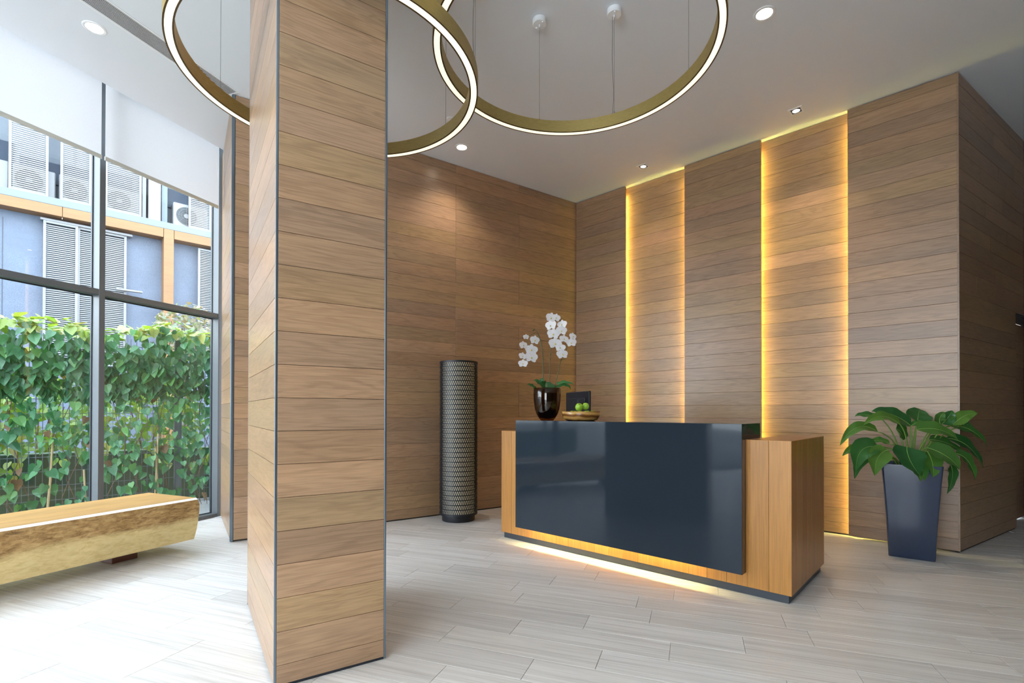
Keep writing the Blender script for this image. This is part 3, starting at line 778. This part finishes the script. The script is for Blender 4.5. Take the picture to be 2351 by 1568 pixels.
apple((bx + .038, by - .002, ZT + .124), .031, 'green apple on top of the pile, right and higher', (-.3, .2, 0))
ring_a = [(-.080, -.020, 'leftmost of the green apples low behind the wooden rim'), (-.022, -.088, 'green apple low in front, directly under the left one of the top pair'),
          (.048, -.080, 'green apple low in front, under the right one of the top pair'), (.092, -.018, 'rightmost of the green apples low behind the wooden rim'),
          (.052, .066, 'green apple at the back right of the bowl, hidden behind the pile'), (-.045, .062, 'green apple at the back left of the bowl, hidden behind the pile')]
for i, (dx, dy, lab) in enumerate(ring_a):
    apple((bx + dx, by + dy, ZT + .053), .0335, lab, (random.uniform(-.8, .8), random.uniform(-.8, .8), 0))

# monitor behind the counter
mo_a = Vector((.745, 4.75, 0)); mo_b = Vector((.575, 5.215, 0))
md = (mo_b - mo_a); ml = md.length; rzM = math.atan2(md.y, md.x)
mon = empty('monitor', (mo_a.x, mo_a.y, .7405), rzM, 'black flat screen seen from behind, standing on the worktop inside the desk', 'monitor')
g = MB(); g.bbox((0, -.012, .20), (ml, .012, .664), .006); pnl = g.build('display', BLACKP, mon); pnl.rotation_euler = (R(0), 0, 0)
g = MB(); g.bbox((.055, .0125, .25), (ml - .055, .030, .60), .006); g.build('rear_cover', BLACKP, mon)
g = MB(); g.bbox((ml / 2 - .03, .0, .012), (ml / 2 + .03, .02, .30), .003); g.bbox((ml / 2 - .12, -.09, 0), (ml / 2 + .12, .10, .012), .004); g.build('stand', BLACKP, mon)
tx = D.curves.new('rear_mark', 'FONT'); tx.body = 'ar'; tx.size = .075; tx.extrude = .0006; tx.align_x = 'CENTER'; tx.materials.append(plain('embossed_mark', (.06, .066, .078), .3))
to = D.objects.new('rear_mark', tx); COL.objects.link(to)
dg = bpy.context.evaluated_depsgraph_get(); dg.update()
tm = D.meshes.new_from_object(to.evaluated_get(dg)); D.objects.remove(to); tm.name = 'rear_mark'
to = link('rear_mark', tm, mon, (ml * .36, .031, .555)); to.rotation_euler = (R(90), 0, R(180))

# ------------------------------------------------------------------ planter
PC = Vector((3.372, 4.214, 0)); rzP = math.atan2(-.602, .799)
t = empty('planter', tuple(PC), rzP, 'tall tapered glossy dark blue-black planter in front of the oak wall', 'planter')
PLM = plain('lacquer', (.028, .045, .09), .16, coat=.6)
def sq(h, z, rad, n=5):
    pts = []
    for cx_, cy_, a0 in ((h - rad, h - rad, 0), (-h + rad, h - rad, 90), (-h + rad, -h + rad, 180), (h - rad, -h + rad, 270)):
        for k in range(n): a = R(a0 + 90 * k / (n - 1)); pts.append((cx_ + rad * math.cos(a), cy_ + rad * math.sin(a), z))
    return pts
lv = [sq(.148, 0, .012), sq(.152, .004, .012), sq(.166, .30, .014), sq(.186, .60, .016), sq(.200, .765, .018), sq(.200, .772, .018), sq(.186, .772, .014), sq(.182, .70, .012)]
vs = []; fs = []; n = len(lv[0])
for r_ in lv: vs += r_
for i in range(len(lv) - 1):
    for j in range(n): fs.append((i * n + j, i * n + (j + 1) % n, (i + 1) * n + (j + 1) % n, (i + 1) * n + j))
fs.append(tuple(range(n))[::-1])
smooth_by_angle(meshobj('planter_body', vs, fs, PLM, t), 50)
g = MB(); g.v = sq(.183, .70, .012); g.f = [tuple(range(n))]; g.build('soil', SOIL, t)
PHIL = leafmat('philodendron_leaf', [(.022, .10, .026), (.034, .135, .028), (.05, .165, .03), (.09, .20, .03), (.028, .11, .03)], .08, .28)
PHRIB = plain('philodendron_rib', (.26, .42, .10), .4)
PHST = plain('philodendron_stalk', (.16, .28, .05), .4)
LEAVES = [((-0.009, -0.02, 1.089), (-0.154, 0.005, 1.186), (-0.304, 0.03, 1.216), 0.116), ((-0.162, -0.1, 1.099), (-0.332, -0.12, 1.171), (-0.495, -0.14, 1.1), 0.073), ((-0.333, -0.08, 1.042), (-0.521, -0.1, 1.078), (-0.675, -0.12, 0.93), 0.073), ((-0.197, 0.08, 1.154), (-0.308, 0.09, 1.182), (-0.401, 0.1, 1.172), 0.052), ((-0.177, 0.0, 0.935), (-0.261, 0.01, 0.968), (-0.334, 0.02, 0.939), 0.049), ((-0.372, -0.14, 0.92), (-0.535, -0.17, 0.892), (-0.6, -0.2, 0.728), 0.128), ((-0.396, 0.02, 0.902), (-0.488, 0.01, 0.891), (-0.575, 0.0, 0.836), 0.055), ((-0.388, -0.08, 0.844), (-0.511, -0.11, 0.78), (-0.568, -0.14, 0.659), 0.058), ((-0.331, -0.18, 0.899), (-0.442, -0.22, 0.832), (-0.489, -0.26, 0.701), 0.116), ((-0.191, -0.2, 0.924), (-0.213, -0.26, 0.825), (-0.183, -0.32, 0.709), 0.183), ((-0.051, -0.16, 0.875), (-0.081, -0.21, 0.786), (-0.093, -0.26, 0.665), 0.098), ((-0.147, -0.14, 0.8), (-0.129, -0.22, 0.74), (-0.129, -0.26, 0.656), 0.073), ((-0.009, -0.18, 0.888), (-0.006, -0.225, 0.799), (-0.036, -0.27, 0.692), 0.11), ((0.008, -0.16, 0.916), (0.104, -0.225, 0.855), (0.174, -0.27, 0.753), 0.146), ((0.12, -0.04, 0.974), (0.286, -0.03, 0.944), (0.441, -0.02, 0.852), 0.079), ((0.307, 0.0, 0.984), (0.462, -0.02, 0.923), (0.6, -0.02, 0.741), 0.104), ((0.308, -0.08, 0.863), (0.401, -0.09, 0.804), (0.457, -0.1, 0.65), 0.091), ((0.325, 0.0, 1.091), (0.494, -.01, 1.058), (0.631, -0.02, 0.927), 0.091), ((-0.031, -0.1, 1.061), (0.137, -0.12, 1.062), (0.279, -0.14, 0.98), 0.104), ((0.094, 0.04, 1.123), (0.124, 0.07, 1.186), (0.161, 0.10, 1.236), 0.146), ((0.266, 0.0, 1.105), (0.318, 0.0, 1.161), (0.357, 0.0, 1.221), 0.085), ((0.254, 0.0, 1.102), (0.248, 0.0, 1.155), (0.299, 0.01, 1.211), 0.067), ((0.333, -0.03, 1.099), (0.434, -0.03, 1.176), (0.548, -0.03, 1.200), 0.079), ((0.288, -0.04, 0.786), (0.31, -0.05, 0.683), (0.258, -0.06, 0.526), 0.061), ((0.24, 0.04, 1.074), (0.196, 0.04, 1.105), (0.159, 0.04, 1.086), 0.043), ((0.023, 0.02, 1.091), (0.077, 0.025, 1.118), (0.13, 0.03, 1.131), 0.037), ((-0.076, 0.06, 1.06), (-0.032, 0.06, 1.029), (-0.007, 0.06, 0.966), 0.122), ((0.43, -.02, 1.098), (0.45, -.02, 1.117), (0.48, -.02, 1.123), 0.037)]
t = empty('philodendron', (PC.x, PC.y, .7005), 0, 'leafy green plant with long glossy drooping leaves in the tall planter', 'plant')
for i, (a, m_, tp, w_) in enumerate(LEAVES):
    a, m_, tp = [tuple(Vector(q) - Vector((0, 0, .7005))) for q in (a, m_, tp)]
    leaf('leaf', a, m_, tp, w_ * 1.38, PHIL, t, 12, Vector((0, -.75, .66)), .22, 'phil', PHRIB)
    A = Vector(a); r0 = Vector((A.x * .22, A.y * .22, .0)); mid_ = (r0 + A) * .5 + Vector((A.x * -.12, 0, .06))
    Mc = mid_ * 2 - (r0 + A) * .5
    MB().tube([bez(r0, Mc, A, k / 8)[:] for k in range(9)], [.0075 - .0035 * k / 8 for k in range(9)], 7).build('stalk', PHST, t, smooth=True)

# ------------------------------------------------------------------ bench
def benchmats():
    m, n, b = newmat('rough_hewn_wood')
    v = coords(n, (2.2, 1, 1), False)
    n1 = N(n, 'ShaderNodeTexNoise', Scale=9.0, Detail=9.0, Roughness=.72, Distortion=.5); v1 = coords(n, (1.6, 5, 5), False); n.links.new(v1, n1.inputs['Vector'])
    n2 = N(n, 'ShaderNodeTexNoise', Scale=1.6, Detail=3.0); v2 = coords(n, (.8, 2, 2), False); n.links.new(v2, n2.inputs['Vector'])
    tc = N(n, 'ShaderNodeTexCoord'); sp = N(n, 'ShaderNodeSeparateXYZ'); n.links.new(tc.outputs['Object'], sp.inputs[0])
    # rough bark-stained band in the upper half, smooth sapwood below, wavy border
    a1 = N(n, 'ShaderNodeMath', operation='MULTIPLY_ADD'); a1.inputs[1].default_value = .16; n.links.new(n2.outputs['Fac'], a1.inputs[0]); n.links.new(sp.outputs[2], a1.inputs[2])
    mr = N(n, 'ShaderNodeMapRange'); mr.inputs[1].default_value = .335; mr.inputs[2].default_value = .385; n.links.new(a1.outputs[0], mr.inputs[0])
    rough = ramp(n, n1.outputs['Fac'], [(.30, (.13, .065, .02)), (.45, (.34, .19, .06)), (.6, (.55, .35, .14)), (.75, (.68, .50, .24))])
    sap = ramp(n, n1.outputs['Fac'], [(.25, (.46, .32, .11)), (.5, (.66, .50, .22)), (.75, (.74, .60, .30))])
    c = mix(n, sap, rough, mr.outputs[0])
    n.links.new(c, b.inputs['Base Color']); b.inputs['Roughness'].default_value = .42
    bp = N(n, 'ShaderNodeBump', Strength=.7, Distance=.012)
    ml_ = N(n, 'ShaderNodeMath', operation='MULTIPLY'); n.links.new(n1.outputs['Fac'], ml_.inputs[0]); n.links.new(mr.outputs[0], ml_.inputs[1])
    n.links.new(ml_.outputs[0], bp.inputs['Height']); n.links.new(bp.outputs[0], b.inputs['Normal'])
    top = wood('bench_top_wood', [(.54, .32, .12)], 'X', .5, dark=.55, wave_amt=.6, gl=(.8, 12), spec=.05, bump=.02)
    edge = plain('bench_edge_highlight', (.80, .74, .62), .3)  # near-white colour paints the bright reflection along the top edges
    return m, top, edge
BM, BT, BE = benchmats()
bo = V2((-2.728, 4.334)); bdir = (V2((-2.728, 4.334)) - V2((-3.243, 3.159))).normalized(); rzH = math.atan2(-bdir.y, -bdir.x)
bench = empty('bench', tuple(bo), rzH, 'low bench cut from one thick log, rough bark side, beside the window', 'bench')
# local x runs from the far end towards the camera side (length), local y to the room side
BLn = 2.55
nn = 44
body = []; faces = []
for i in range(nn + 1):
    x = BLn * i / nn
    wdt = .70 - .058 * x
    wob = lambda k, s: .006 * math.sin(x * 7.3 + k * 2.1) + .004 * math.sin(x * 17 + k)
    xs = lambda z: x + (.0 if i else (.02 if z < .2 else 0))
    # profile going round: front bottom, front mid, front top, (chamfer), back top, back mid, back bottom
    prof = [(-.005, .100), (.010 + wob(1, 0), .19), (.016 + wob(2, 0), .30), (.010 + wob(3, 0), .39), (.000, .436), (-.026, .450), (-wdt + .012, .450), (-wdt - .004, .440), (-wdt - .02, .30), (-wdt + .06, .100)]
    for (y, z) in prof:
        xx = x
        if i == 0: xx = {True: .0, False: 0}[True] + (.03 * (1 - (z - .1) / .35) if z < .44 else .0) + (-.012 if .2 < z < .4 else 0)
        body.append((xx, y, z))
n = 10
mi = []
for i in range(nn):
    for j in range(n):
        faces.append((i * n + j, (i + 1) * n + j, (i + 1) * n + (j + 1) % n, i * n + (j + 1) % n))
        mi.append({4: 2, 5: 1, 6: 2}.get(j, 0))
faces.append(tuple(range(n))); mi.append(0); faces.append(tuple(range(nn * n, nn * n + n))[::-1]); mi.append(0)
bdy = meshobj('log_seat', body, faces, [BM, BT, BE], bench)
# y axis: room side must be +y for the prof above
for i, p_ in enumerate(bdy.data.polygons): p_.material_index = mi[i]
smooth_by_angle(bdy, 32)
for x in (.36, 1.95):
    MB().bbox((x, -.47, 0), (x + .19, -.21, .101), .004).build('leg', plain('bench_leg_wood', (.10, .035, .02), .35), bench)

# ------------------------------------------------------------------ outside: ground, fence with vine, shrubs, building
def paving():
    m, n, b = newmat('pale_paving'); v = coords(n, (1, 1, 1), False)
    no = N(n, 'ShaderNodeTexNoise', Scale=3.0, Detail=6.0); n.links.new(v, no.inputs['Vector'])
    n.links.new(ramp(n, no.outputs['Fac'], [(.3, (.16, .16, .155)), (.7, (.22, .22, .21))]), b.inputs['Base Color']); b.inputs['Roughness'].default_value = .8; return m
gp = [tuple((WP + WD * -16 + WO * .13)[:2]), tuple((WP + WD * .6 + WO * .13)[:2]), (-2.0, 9), (6, 22), (-40, 40), (-60, -20)]
v, f = prism(gp, -.25, -.03)
tag(meshobj('ground', v, f, paving()), kind='structure')

FP = Vector((-4.55, 6.3, -.03)); FA = R(50); FD = Vector((math.sin(FA), math.cos(FA), 0)); FNR = Vector((FD.y, -FD.x, 0))  # FNR points to the room
rzF = math.atan2(FD.y, FD.x)
fence = empty('wire_fence', tuple(FP), rzF, 'galvanised wire mesh fence outside the window, overgrown with climbing vine', 'fence')
g = MB(); x0, x1, top = -7.0, 3.4, 2.12
k = x0
while k < x1:
    g.box((k - .003, -.003, .03), (k + .003, .003, top)); k += .0565
z = .05
while z < top + .01:
    g.box((x0, -.007, z - .003), (x1, -.001, z + .003)); z += .165
tag(g.build('wire_mesh', MESHW, fence), kind='stuff')
for x in (-5.2, -2.45, .275, 3.0):
    MB().bbox((x - .04, .01, 0), (x + .04, .07, 2.16), .003).build('post', MESHW, fence)
# bamboo canes leaning on the fence
for i, (x, h_, lean) in enumerate(((.02, .95, .02), (.075, .80, -.03), (-.97, .9, .03), (-.62, .55, -.02))):
    c_ = FP + FD * x + FNR * .08
    o = MB().tube([(0, 0, 0), (lean, .0, h_ * .5), (lean * 1.6, -.01, h_)], [.012, .011, .010], 7).build('bamboo_cane', CANE, None, tuple(c_), rzF)
    tag(o, ['taller bamboo cane of the pair leaning by the fence post', 'shorter bamboo cane of the pair leaning by the fence post', 'bamboo cane against the fence just left of the thick mullion', 'short bamboo cane low against the fence, behind the bench'][i], 'cane', 'bamboo canes by the fence')

def heart(sz=1.0, lobes=True):
    # heart-shaped leaf hanging from the origin, tip along -z, facing -y ; folded on the midrib
    o = [(0, .0), (.17, .10), (.36, .06), (.46, -.14), (.40, -.42), (.20, -.76), (0, -1.05)]
    v = [(0, 0, 0), (0, .03, -.35), (0, .04, -.70), (0, -.03, -1.05)]
    f = []
    r = []
    for sgn in (1, -1):
        k = len(v)
        for (x, z) in o[1:6]: v.append((x * sgn, -.10 * abs(x) - .05 * (z + .5) ** 2, z))
        tri = [(0, k, k + 1), (0, k + 1, 1), (1, k + 1, k + 2), (1, k + 2, k + 3), (1, k + 3, 2), (2, k + 3, k + 4), (2, k + 4, 3)]
        f += [t if sgn == 1 else t[::-1] for t in tri]
    return [(a * sz, b * sz, c * sz) for a, b, c in v], f
HV, HF = heart()
def leafmesh(name, mat):
    me = D.meshes.new(name); me.from_pydata(HV, [], HF); me.materials.append(mat); return me
LM = [leafmesh('leaf', VINE), leafmesh('leaf', VINETOP), leafmesh('leaf', VINEDRY)]
vine = empty('climbing_vine', tuple(FP), rzF, 'climbing vine with heart-shaped leaves covering the wire fence, yellower along its top', 'vine')
leafs = []
rnd = random.Random(11)
def addleaf(x, y, z, s, kind, tilt=None):
    rot = (R(rnd.uniform(-40, 10)) if tilt is None else tilt, R(rnd.uniform(-30, 30)), R(rnd.uniform(-55, 55)))
    leafs.append((x, y, z, s, kind, rot))
def env(x): return 2.24 + .05 * math.sin(x * 2.1) + .03 * math.sin(x * 5.7 + 1)
for i in range(2100):       # dense overhanging top
    x = rnd.uniform(-3.4, 2.2); q = rnd.random() ** .8
    z = env(x) - q * .80
    y = -(.05 + rnd.random() * (.34 - .30 * q))
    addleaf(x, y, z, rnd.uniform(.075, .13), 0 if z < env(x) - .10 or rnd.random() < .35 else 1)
for i in range(520):       # crest, all in the yellower leaf
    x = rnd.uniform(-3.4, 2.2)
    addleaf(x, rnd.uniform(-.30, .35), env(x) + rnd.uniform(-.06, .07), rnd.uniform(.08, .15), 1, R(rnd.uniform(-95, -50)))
for i in range(1450):       # loose curtain below
    x = rnd.uniform(-3.4, 2.2); z = .12 + (rnd.random() ** .75) * 1.6
    if math.sin(x * 3.1 + z * 2.3) * math.sin(z * 4.1 + x) < -.35 and rnd.random() < .7: continue
    addleaf(x, -rnd.uniform(.03, .14), z, rnd.uniform(.065, .125), 0 if rnd.random() < .975 else 2)
for i in range(700):       # behind the mesh, backlit
    x = rnd.uniform(-3.4, 2.2); z = .5 + rnd.random() * 1.55
    addleaf(x, rnd.uniform(.06, .25), z, rnd.uniform(.07, .12), 1 if rnd.random() < .5 else 0)
def near_key(l):
    vis = -2.3 < l[0] < 1.2 and l[1] < 0
    return (not vis, -l[3])
leafs.sort(key=near_key)
stuff = [MB(), MB(), MB()]
for i, (x, y, z, s, kind, rot) in enumerate(leafs):
    if i < 300:
        o = link('leaf', LM[kind], vine, (x, y, z)); o.rotation_euler = rot; o.scale = (s, s, s)
    else:
        from mathutils import Euler
        M = Matrix.Translation((x, y, z)) @ Euler(rot).to_matrix().to_4x4() @ Matrix.Scale(s, 4)
        stuff[kind].add([(M @ Vector(q))[:] for q in HV], HF)
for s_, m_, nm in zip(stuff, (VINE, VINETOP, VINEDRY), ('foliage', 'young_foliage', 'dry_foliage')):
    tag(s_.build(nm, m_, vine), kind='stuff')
g = MB()
for i in range(46):
    x = rnd.uniform(-3.3, 2.1); pts = []
    zz = 0.0
    while zz < 2.0: pts.append((x, -.02 - .02 * math.sin(zz * 5 + i), zz)); x += rnd.uniform(-.10, .10); zz += .22
    g.tube(pts, .004, 4)
tag(g.build('twigs', BARK, vine), kind='stuff')

# low planted bed wall behind the fence
bw_ = MB().bbox((-8, .55, 0), (3.2, .70, .72), .01).build('planter_wall', plain('mossy_render', (.065, .10, .06), .8), None, tuple(FP), rzF)
tag(bw_, 'low mossy green garden wall behind the wire fence', 'garden wall')
def cloud(name, cx, cy, cz, rx, rz_, n, smin, smax, mat, lab, cat, trunk=True, grp=None, seed=1):
    rr = random.Random(seed)
    t = empty(name, (cx, cy, -.03), 0, lab, cat, grp)
    g = MB()
    from mathutils import Euler
    for i in range(n):
        a = rr.uniform(0, 2 * math.pi); q = rr.random() ** .4; h = rr.uniform(-1, 1)
        rad = math.sqrt(max(0, 1 - h * h)) * q
        p = Vector((rx * rad * math.cos(a), rx * rad * math.sin(a), cz + rz_ * h * (.6 + .4 * q)))
        s = rr.uniform(smin, smax)
        M = Matrix.Translation(p) @ Euler((rr.uniform(-2, 1), rr.uniform(-1, 1), rr.uniform(0, 6.3))).to_matrix().to_4x4() @ Matrix.Scale(s, 4)
        g.add([(M @ Vector(q_))[:] for q_ in HV], HF)
    tag(g.build('foliage', mat, t), kind='stuff')
    b = MB()
    for k in range(5):
        a = k * 1.3 + seed; b.tube([(0, 0, 0), (rx * .2 * math.cos(a), rx * .2 * math.sin(a), cz * .6), (rx * .5 * math.cos(a), rx * .5 * math.sin(a), cz + rz_ * .3)], [.02, .015, .006], 6)
    b.build('branches', BARK, t)
for i, (s_, d_, lab) in enumerate(((-2.6, 1.5, 'bright yellow-green shrub behind the fence at the left edge of the window'), (-1.2, 1.7, 'bright yellow-green shrub behind the fence near the thick mullion'), (.1, 1.5, 'bright yellow-green shrub behind the fence by its galvanised post'), (1.55, 1.6, 'bright yellow-green shrub behind the fence at its right end'))):
    c_ = FP + FD * s_ - FNR * d_
    cloud('shrub', c_.x, c_.y, 1.08, .66, .72, 620, .07, .13, BUSH, lab, 'shrub', grp='shrubs behind the fence', seed=20 + i)
cloud('sapling', -5.55, 8.55, 2.62, .52, .46, 620, .045, .085, SAPL, 'slender reddish-leaved young tree in front of the far building', 'tree', seed=5)

# building across the yard
BA = R(46.7); BO = Vector((-9.822, 12.0, 0)); BD = Vector((math.sin(BA), math.cos(BA), 0)); rzG = math.atan2(BD.y, BD.x)
def granite():
    m, n, b = newmat('blue_grey_granite'); v = coords(n, (1, 1, 1), False)
    no = N(n, 'ShaderNodeTexNoise', Scale=60.0, Detail=6.0); n.links.new(v, no.inputs['Vector'])
    n2 = N(n, 'ShaderNodeTexNoise', Scale=2.0, Detail=4.0); n.links.new(v, n2.inputs['Vector'])
    c = ramp(n, no.outputs['Fac'], [(.35, (.060, .078, .115)), (.65, (.088, .112, .160))]); r = ramp(n, n2.outputs['Fac'], [(.3, (.9, .9, .9)), (.7, (1.1, 1.1, 1.1))])
    n.links.new(mix(n, c, r, 1.0, 'MULTIPLY'), b.inputs['Base Color']); b.inputs['Roughness'].default_value = .6; return m
GRAN = granite()
ORG = wood('orange_timber_cladding', [(.19, .095, .035), (.18, .09, .032), (.20, .10, .04)], 'X', .5, dark=.8, wave_amt=.2, gl=(.4, 3))
WHM = plain('white_aluminium', (.155, .16, .165), .5)
DGL = plain('dark_window_glass', (.012, .022, .04), .4, spec=.2)
SILLM = plain('pale_concrete_band', (.11, .135, .16), .7)
bld = empty('building', tuple(BO), rzG, 'blue-grey granite building across the yard with orange beams and white louvred shutters', 'building')
g = MB()
for x0, x1, z0, z1 in ((-9, 13, 0, 5.70), ): g.box((x0, .22, z0), (x1, .5, z1))
g.build('ground_floor_wall', GRAN, bld)
MB().box((-9, .5, 5.9), (13, .8, 10.5)).build('upper_wall', plain('upper_render', (.075, .09, .11), .7), bld)
MB().bbox((-9, -.12, 5.885), (13, .6, 6.055), .01).build('slab_band', SILLM, bld)
xs = [-9, -6.2, -3.6, -.78, 1.14]
for a, b in zip(xs[:-1], xs[1:]): MB().bbox((a + .004, -.12, 5.66), (b - .004, .22, 5.885), .004).build('beam', ORG, bld)
MB().bbox((1.145, -.12, 0), (1.36, .22, 5.885), .004).build('pillar', ORG, bld)
for a, b in ((1.365, 4.2), (4.2, 8.0)): MB().bbox((a + .004, -.12, 5.66), (b - .004, .22, 5.885), .004).build('beam', ORG, bld)
g = MB()
for x in (-7.5, -5.5, -3.5, -1.75): g.box((x - .004, .212, .3), (x + .004, .222, 5.5))
g.build('wall_joints', BLACKM, bld)
def louvre(x0, x1, z0, z1, y, pitch=.046, name='shutter', fr=.05, tilt=.018):
    sh = pitch * .27; dp = .005
    s = MB(); s.bbox((x0, y - .03, z0), (x0 + fr, y + .03, z1), .003).bbox((x1 - fr, y - .03, z0), (x1, y + .03, z1), .003).bbox((x0 + fr, y - .03, z0), (x1 - fr, y + .03, z0 + fr), .003).bbox((x0 + fr, y - .03, z1 - fr), (x1 - fr, y + .03, z1), .003)
    o = s.build(name, WHM, bld)
    q = MB(); z = z0 + fr + pitch / 2
    while z < z1 - fr:
        q.add([(x0 + fr, y - dp, z - sh), (x1 - fr, y - dp, z - sh), (x1 - fr, y + dp, z - sh), (x0 + fr, y + dp, z - sh),
               (x0 + fr, y - dp, z + sh), (x1 - fr, y - dp, z + sh), (x1 - fr, y + dp, z + sh), (x0 + fr, y + dp, z + sh)],
              [(3, 2, 1, 0), (4, 5, 6, 7), (0, 1, 5, 4), (2, 3, 7, 6)]); z += pitch
    tag(q.build('slats', WHM, o), kind='stuff'); return o
louvre(-1.10, -.50, 2.3, 5.55, .06); louvre(-.515, .41, 2.3, 5.55, .10)
MB().bbox((-1.15, .02, 5.55), (.52, .14, 5.60), .004).build('shutter_track', WHM, bld)
MB().box((-1.05, .205, 2.3), (.36, .215, 5.5)).build('window_pane', DGL, bld)
MB().bbox((.20, -.06, 4.17), (.72, .05, 4.21), .004).build('bracket_shelf', WHM, bld)
louvre(1.93, 2.30, 2.6, 5.60, .06); louvre(2.40, 3.10, 2.6, 5.60, .06)
MB().box((1.98, .205, 2.7), (3.05, .215, 5.5)).build('window_pane', DGL, bld)
louvre(-4.9, -3.6, 2.3, 5.55, .06)
# upper storey behind the ledge
for a, b in ((-3.4, -2.6), (-1.66, -1.02), (-.82, -.27), (-.02, .69), (1.70, 2.22), (2.9, 3.6)): louvre(a, b, 6.07, 8.6, .0, fr=.045)
for a, b, z0, z1 in ((-2.6, -1.6, 6.70, 7.28), (-1.5, -.7, 6.55, 7.05), (-.75, -.25, 6.5, 7.1), (-.1, .55, 6.6, 7.2), (1.05, 1.75, 6.65, 7.15), (1.75, 2.3, 6.7, 7.2)):
    f_ = MB(); f_.bbox((a, .46, z0), (b, .5, z1), .003); f_.build('window', DGL, bld)
MB().bbox((.72, .10, 6.06), (.80, .45, 7.6), .004).build('cabinet_side', WHM, bld)
MB().bbox((.84, .05, 6.055), (1.10, .45, 7.6), .004).build('cabinet', WHM, bld)
MB().bbox((1.13, .16, 6.055), (1.26, .42, 8.0), .01).build('duct', SILLM, bld)
for i, (x, z, w_, lab) in enumerate(((-2.42, 6.075, .76, 'white air conditioner at the left edge of the window view, beside the first louvre'), (-1.60, 6.075, .70, 'white air conditioner behind the first full louvre panel upstairs'), (-.84, 6.075, .72, 'white air conditioner behind the louvre just left of the thick mullion'), (-.02, 6.075, .74, 'white air conditioner behind the louvre just right of the thick mullion'), (1.38, 6.075, .78, 'white air conditioner with its fan half uncovered, above the orange pillar'))):
    o_ = BO + BD * x + Vector((-BD.y, BD.x, 0)) * .12; 
    ac = empty('air_conditioner', (o_.x, o_.y, 6.056), rzG, lab, 'air conditioner', 'air conditioners on the far building')
    MB().bbox((0, 0, .03), (w_, .30, .66), .02).build('casing', WHM, ac)
    MB().box((.06, .02, 0), (.12, .28, .03)).box((w_ - .12, .02, 0), (w_ - .06, .28, .03)).build('foot', BLACKM, ac)
    cx_ = w_ * .38; rr_ = .235
    g = MB(); g.v = [(cx_, -.003, .345)] + [(cx_ + rr_ * math.cos(2 * math.pi * j / 28), -.003, .345 + rr_ * math.sin(2 * math.pi * j / 28)) for j in range(28)]; g.f = [(0, 1 + (j + 1) % 28, 1 + j) for j in range(28)]
    fan = g.build('fan_opening', plain('fan_shadow', (.03, .035, .04), .6), ac)
    g = MB()
    for j in range(4):
        r_ = rr_ * (j + 1) / 4
        g.tube([(cx_ + r_ * math.cos(2 * math.pi * q / 20), -.012, .345 + r_ * math.sin(2 * math.pi * q / 20)) for q in range(21)], .0035, 4, False)
    for j in range(8): g.box((cx_ - .003, -.014, .345), (cx_ + .003, -.010, .345 + rr_)) if j == 0 else g.tube([(cx_, -.012, .345), (cx_ + rr_ * math.sin(j * math.pi / 4), -.012, .345 + rr_ * math.cos(j * math.pi / 4))], .003, 4)
    g.tube([(cx_, -.016, .345), (cx_, -.008, .345)], .06, 16)
    g.build('fan_guard', WHM, ac)
